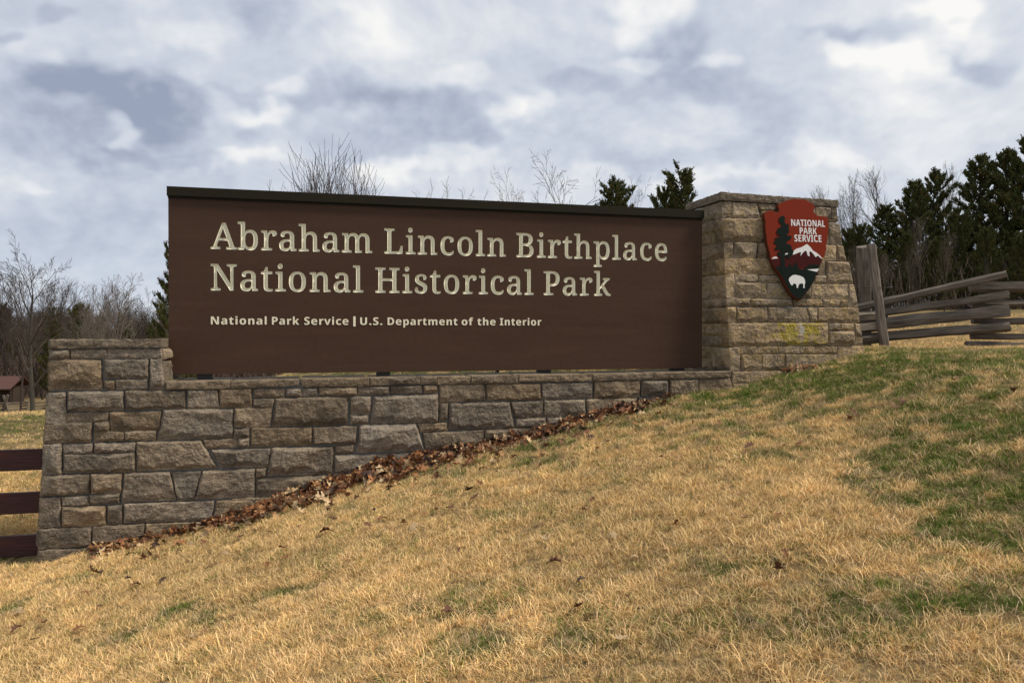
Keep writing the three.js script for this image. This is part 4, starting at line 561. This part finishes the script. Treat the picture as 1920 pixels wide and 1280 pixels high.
// cedars: sprays of scale leaves on rising branches
function cedar(seed, o) { const r = rng(seed), limbs = [], pos = [], col = [], idx = [];
  const spray = (p, d, L) => { const sd = V3(r() - .5, r() - .5, r() - .5).cross(d).normalize(), n = 7; for (let k = 0; k < n; k++) { const t = k / n, c = p.clone().addScaledVector(d, L * t * .8), a = (k % 2 ? 1 : -1) * (.5 + .3 * r()), l = L * (.42 - .2 * t) * (.7 + .6 * r()), q = d.clone().multiplyScalar(Math.cos(a)).addScaledVector(sd, Math.sin(a)).add(V3((r() - .5) * .5, (r() - .2) * .5, (r() - .5) * .5)).normalize(), w = l * .26, nrm = q.clone().cross(V3(r() - .5, r() - .5, r() - .5)).normalize(), s = pos.length / 3, m = c.clone().addScaledVector(q, l * .45), e = c.clone().addScaledVector(q, l); pos.push(c.x, c.y, c.z, m.x + nrm.x * w, m.y + nrm.y * w, m.z + nrm.z * w, e.x, e.y, e.z, m.x - nrm.x * w, m.y - nrm.y * w, m.z - nrm.z * w); const g = .6 + .8 * r(), br = r() < .15 ? 1.9 : 1; for (let z = 0; z < 4; z++) col.push(.066 * g * br, .076 * g, .024 * g); idx.push(s, s + 1, s + 2, s, s + 2, s + 3); } };
  const tp = [], tr = []; for (let i = 0; i <= 10; i++) { tp.push(V3(.25 * n2(i * .5, seed) * i / 10, o.h * .97 * i / 10 - .2, .25 * n2(seed, i * .5) * i / 10)); tr.push(lerp(o.rad ?? .16, .02, i / 10)); } limbs.push([tp, tr]);
  const n = o.n ?? 110; for (let i = 0; i < n; i++) { const t = Math.pow((i + r()) / n, .9), y0 = lerp(o.bare ?? .08, .96, t), f = y0 * 10, k = Math.min(9, Math.floor(f)), p = tp[k].clone().lerp(tp[k + 1], f - k), az = i * 2.399 + r(), prof = o.prof ? o.prof(y0) : Math.pow(1 - y0, .62) * (.55 + .45 * sstep(0, .25, y0)), lump = 1 + .6 * n2(az * 1.1 + seed, y0 * 5) + .5 * (r() - .5), L = Math.max(.2, o.w * prof * lump), rise = .1 + .75 * y0 + .4 * (r() - .5), d = V3(Math.cos(az), rise, Math.sin(az)).normalize(), pts = [p], rr = [.03]; let q = p.clone(), dd = d.clone(); for (let s = 1; s <= 4; s++) { dd.add(V3((r() - .5) * .3, .10, (r() - .5) * .3)).normalize(); q = q.clone().addScaledVector(dd, L / 4); pts.push(q); rr.push(.03 * (1 - s / 5)); }
    limbs.push([pts, rr]); const m = Math.round(17 + L * 27); for (let s = 0; s < m; s++) { const u = Math.pow(r(), .5), g = u * 4, e = Math.min(3, Math.floor(g)), b = pts[e].clone().lerp(pts[e + 1], g - e).add(V3((r() - .5), (r() - .5) * .6, (r() - .5)).multiplyScalar(.24 * L * .6)); spray(b, dd.clone().add(V3((r() - .5) * 1.3, .5 * r(), (r() - .5) * 1.3)).normalize(), (.20 + .22 * r()) * (o.leaf ?? 1)); } }
  const cr = geoFrom(pos, idx, null, col); cr.computeBoundingBox(); return [limbGeo(limbs), cr, cr.boundingBox.max.y]; }
const needle = new THREE.MeshPhysicalMaterial({ vertexColors: true, roughness: .9, side: THREE.DoubleSide, specularIntensity: .25 });
const cedars = [cedar(3, { h: 8, w: 2.7, n: 85 }), cedar(9, { h: 8, w: 2.3, n: 85 }), cedar(15, { h: 8, w: 3.0, n: 95, prof: y => Math.pow(1 - y, .45) * .9 }), cedar(27, { h: 8, w: 1.7, n: 70, bare: .3, prof: y => .5 + .55 * Math.sin(y * 9) * (1 - y) })];
function cedarAt(k, px, topPy, d, label, group, wide = 1, turn) { const x = xAt(px, d), h = hAt(topPy, d) - land(x, d), s = h / cedars[k][2]; plant('cedar_tree', label, group, cedars[k], [darkBark, needle], x, d, [s * wide, s, s * wide], turn ?? px * .71); }
cedarAt(2, 1153, 330, 40, 'rounded dark cedar whose top shows over the sign', null, .9, 2);
cedarAt(3, 1278, 302, 38, 'dark cedar with bare upper trunk and ragged top beside the pillar', null, 1.0, .6);
cedarAt(2, 1245, 345, 39, 'shorter dark cedar tucked against the ragged-topped cedar', null, .8);
cedarAt(1, 331, 422, 26, 'dark narrow cedar half hidden behind the outer edge of the sign', null, .55, 1);
const rightCedars = [[1612, 415, 44, 2, 1.0], [1665, 378, 46, 0, 1.1], [1712, 335, 44, 1, 1.05], [1750, 312, 45, 0, .9], [1795, 385, 42, 2, .75], [1838, 286, 44, 1, .95], [1888, 276, 43, 0, .95], [1935, 250, 42, 2, .9], [1985, 270, 43, 0, .9], [1700, 430, 40, 2, .7], [1760, 440, 39, 2, .8], [1850, 420, 39, 2, .8], [1920, 430, 38, 2, .8], [1640, 460, 41, 2, 1.0], [2040, 300, 42, 1, .9], [1590, 425, 46, 2, 1.0], [1810, 470, 40, 2, .7], [1890, 460, 40, 2, .7]];
rightCedars.forEach(([px, py, d, k, w]) => cedarAt(k, px, py, d, py < 340 ? 'tall dark cedar with ragged pointed top beyond the split rail fence' : 'lower bushy dark cedar filling the row beyond the split rail fence', py < 340 ? 'tall cedars beyond the split rail fence' : 'lower cedars beyond the split rail fence', w));
// pale vines and saplings in front of the cedars
for (const [px, py, d, k, w] of [[1662, 470, 37, 3, .7], [1700, 455, 36, 2, .45], [1730, 400, 38, 3, .8], [1600, 455, 38, 3, .6], [1775, 420, 36, 1, .5], [1850, 480, 36, 2, .5]]) oakAt(k, px, py, d, 'thin leafless sapling tangled in front of the dark cedars', 'saplings before the cedars', [darkBark, greyBark], w * .9);

// left: big bare tree, cabin, far fence and woods
{ const x = xAt(60, 51), d = 51, big = bareTree(61, { h: 11.6, rad: .27, spread: .7, fork: .22, levels: 4, limbs: 13, kids: 8, lean: -.06, crook: .12, twig: .014 }); plant('bare_tree', 'large leafless tree with stout trunk standing in the field beyond the wall', null, big, [bark([.12, .105, .08]), greyBark], x, d, [.62, (hAt(432, d) - land(x, d)) / big[2], .62], 1.0); }
oakAt(1, 46, 560, 60, 'smaller leafless tree just behind the stout field tree', null, [darkBark, greyBark], .8);
for (const [px, py, d, k, w] of [[250, 505, 74, 2, .95], [200, 508, 78, 2, .9], [290, 515, 80, 2, .8], [170, 540, 84, 0, .8], [320, 500, 82, 0, .8]]) oakAt(k, px, py, d, 'spreading pale leafless tree at the edge of the far woods', 'spreading trees along the far woods', [greyBark, paleBark], w);
for (const [px, py, d, k, w] of [[115, 515, 96, 3, 1], [95, 530, 98, 3, .9], [130, 540, 99, 1, .8], [30, 520, 100, 0, .9], [5, 500, 97, 1, .8], [-30, 520, 95, 0, .9], [150, 545, 104, 1, .8], [70, 545, 104, 0, .8], [225, 530, 106, 1, .9], [275, 535, 106, 0, .9]]) oakAt(k, px, py, d, 'dark leafless tree within the far woods', 'leafless trees of the far woods', [darkBark, purpleTwig], w);
for (const [px, py, d, w] of [[98, 572, 88, .8], [150, 565, 90, 1.1], [65, 600, 118, .8], [5, 565, 118, .9], [185, 590, 92, .9], [240, 610, 92, .9], [285, 600, 92, .8]]) cedarAt(2, px, py, d, 'dark green cedar among the leafless far woods', 'cedars of the far woods', w * .6);
{ // the mass of woodland behind
  const r = rng(5), m = [new THREE.InstancedMesh(oaks[3][1], purpleTwig, 170), new THREE.InstancedMesh(oaks[1][1], greyBark, 170), new THREE.InstancedMesh(oaks[3][0], darkBark, 170)], M = new THREE.Matrix4(), Q = new THREE.Quaternion();
  for (let i = 0; i < 170; i++) for (let k = 0; k < 3; k++) { if (k < 2 || 1) { const d = 112 + 90 * r(), x = k === 1 && i % 3 === 0 ? (.1 + .75 * r()) * d : (-.85 + .5 * r()) * d, s = .75 + .35 * r(); M.compose(V3(x, land(x, d) - .3, -d), Q.setFromAxisAngle(V3(0, 1, 0), r() * 6.28), V3(s * 1.1, s, s * 1.1)); m[k].setMatrixAt(i, M); } }
  m.forEach((o, i) => { o.name = numbered('woodland'); o.castShadow = o.receiveShadow = true; tag(o, ['far leafless woodland of purplish twigs', 'far leafless woodland of grey twigs', 'far woodland of bare trunks'][i] + ' along the horizon', 'woodland', null, 'stuff'); scene.add(o); });
  // brushy understorey
  const pos = [], idx = [], col = []; for (let i = 0; i < 60000; i++) { const d = 100 + 75 * r(), x = (-.85 + .55 * r()) * d, y = land(x, d) + Math.pow(r(), 1.4) * 5.5, a = r() * 6.28, w = .05 + .05 * r(), h = .5 + 1.1 * r(), s = pos.length / 3, k = .6 + .8 * r(); pos.push(x - Math.cos(a) * w, y - h / 2, -d - Math.sin(a) * w, x + Math.cos(a) * w, y - h / 2, -d + Math.sin(a) * w, x + (r() - .5) * h * 1.1, y + h / 2, -d + (r() - .5) * h); for (let c = 0; c < 3; c++) col.push(.085 * k, .058 * k, .045 * k); idx.push(s, s + 1, s + 2); }
  const b = part('underbrush', geoFrom(pos, idx, null, col), new THREE.MeshStandardMaterial({ vertexColors: true, roughness: 1, side: THREE.DoubleSide })); tag(b, 'tangled brown underbrush filling the far woods', 'underbrush', null, 'stuff');
}
// rough growth under the cedars on the hill
{ const r = rng(9), pos = [], idx = [], col = []; for (let i = 0; i < 14000; i++) { const d = 38 + 14 * r(), x = (.40 + .42 * r()) * d, y = land(x, d) + Math.pow(r(), 1.6) * 2.6, a = r() * 6.28, w = .012 + .02 * r(), h = .3 + .8 * r(), s = pos.length / 3, k = .5 + .9 * r(); pos.push(x - Math.cos(a) * w, y - h / 2, -d - Math.sin(a) * w, x + Math.cos(a) * w, y - h / 2, -d + Math.sin(a) * w, x + (r() - .5) * h, y + h / 2, -d + (r() - .5) * h); for (let c = 0; c < 3; c++) col.push(.11 * k, .085 * k, .06 * k); idx.push(s, s + 1, s + 2); }
  const b = part('hill_brush', geoFrom(pos, idx, null, col), new THREE.MeshStandardMaterial({ vertexColors: true, roughness: 1, side: THREE.DoubleSide })); tag(b, 'dry brown brush growing under the dark cedars on the hill', 'underbrush', null, 'stuff'); }

// ---------------------------------------------------------------- cabin and rail fence in the far field
{
  const d = 84, x = xAt(6, d), y = land(x, d), cs = (hAt(692, d) - y) / 3.55, cab = thing('cabin', 'small log cabin with rusty red porch roof in the far field', 'cabin', [x, y, -d], .15); cab.scale.setScalar(clamp(cs * .8, .5, .9));
  const logM = new THREE.MeshStandardMaterial({ color: C(.12, .085, .06), map: woodMap, roughness: .9 }), roofM = new THREE.MeshStandardMaterial({ color: C(.13, .052, .038), roughness: .85, map: barkTex }), darkM = new THREE.MeshStandardMaterial({ color: C(.02, .017, .015), roughness: .8 });
  const bx = (w, h, dd, px, py, pz, name, m) => { const g = new THREE.BoxGeometry(w, h, dd); g.translate(px, py, pz); return part(name, g, m, cab); };
  for (let i = 0; i < 7; i++) bx(4.6, .27, 3, -.6, .3 + i * .29, 0, 'log', logM);
  bx(.8, 1.7, .1, -.2, 1.1, 1.53, 'door', darkM); bx(.6, .6, .1, -1.6, 1.4, 1.53, 'window', darkM); bx(5.2, .12, 4.6, -.3, .2, .8, 'porch_floor', logM);
  for (const px of [-2.4, -.6, .9, 2.1]) bx(.12, 2.0, .12, px, 1.2, 2.9, 'porch_post', logM);
  const rs = new THREE.Shape([[-2.4, 0], [0, 1.25], [3.5, -.15], [3.5, -.27], [0, 1.1], [-2.4, -.12]].map(a => new THREE.Vector2(...a))), rg = new THREE.ExtrudeGeometry(rs, { depth: 5.6, bevelEnabled: false }); rg.rotateY(-Math.PI / 2); rg.translate(2.3, 2.32, 0); part('roof', rg, roofM, cab);
  bx(.5, 2, .5, -2.6, 3, -.3, 'chimney', logM);
}
{
  const f = thing('field_fence', 'low zigzag rail fence crossing the far field below the cabin', 'fence');
  const pts = []; for (let i = 0; i <= 9; i++) { const d = 66 + (i % 2) * 1.3; pts.push([xAt(-70 + i * 20, 66), d]); }
  for (let i = 0; i < 9; i++) for (let k = 0; k < 3; k++) { const [xa, da] = pts[i], [xb, db] = pts[i + 1]; part('rail', splitRail(V3(xa, land(xa, da) + .15 + k * .27 + (i % 2) * .1, -da), V3(xb, land(xb, db) + .15 + k * .27 + (i % 2) * .1, -db), .13, .13, 300 + i * 5 + k), weathered, f); }
  for (const i of [3, 4]) { const [x, d] = pts[i]; for (const s of [-1, 1]) part('stake', splitRail(V3(x + s * .25, land(x, d) - .2, -d), V3(x - s * .2, land(x, d) + 1.4, -d), .15, .15, 400 + i * 3 + s), weathered, f); }
}
renderer.render(scene, camera);
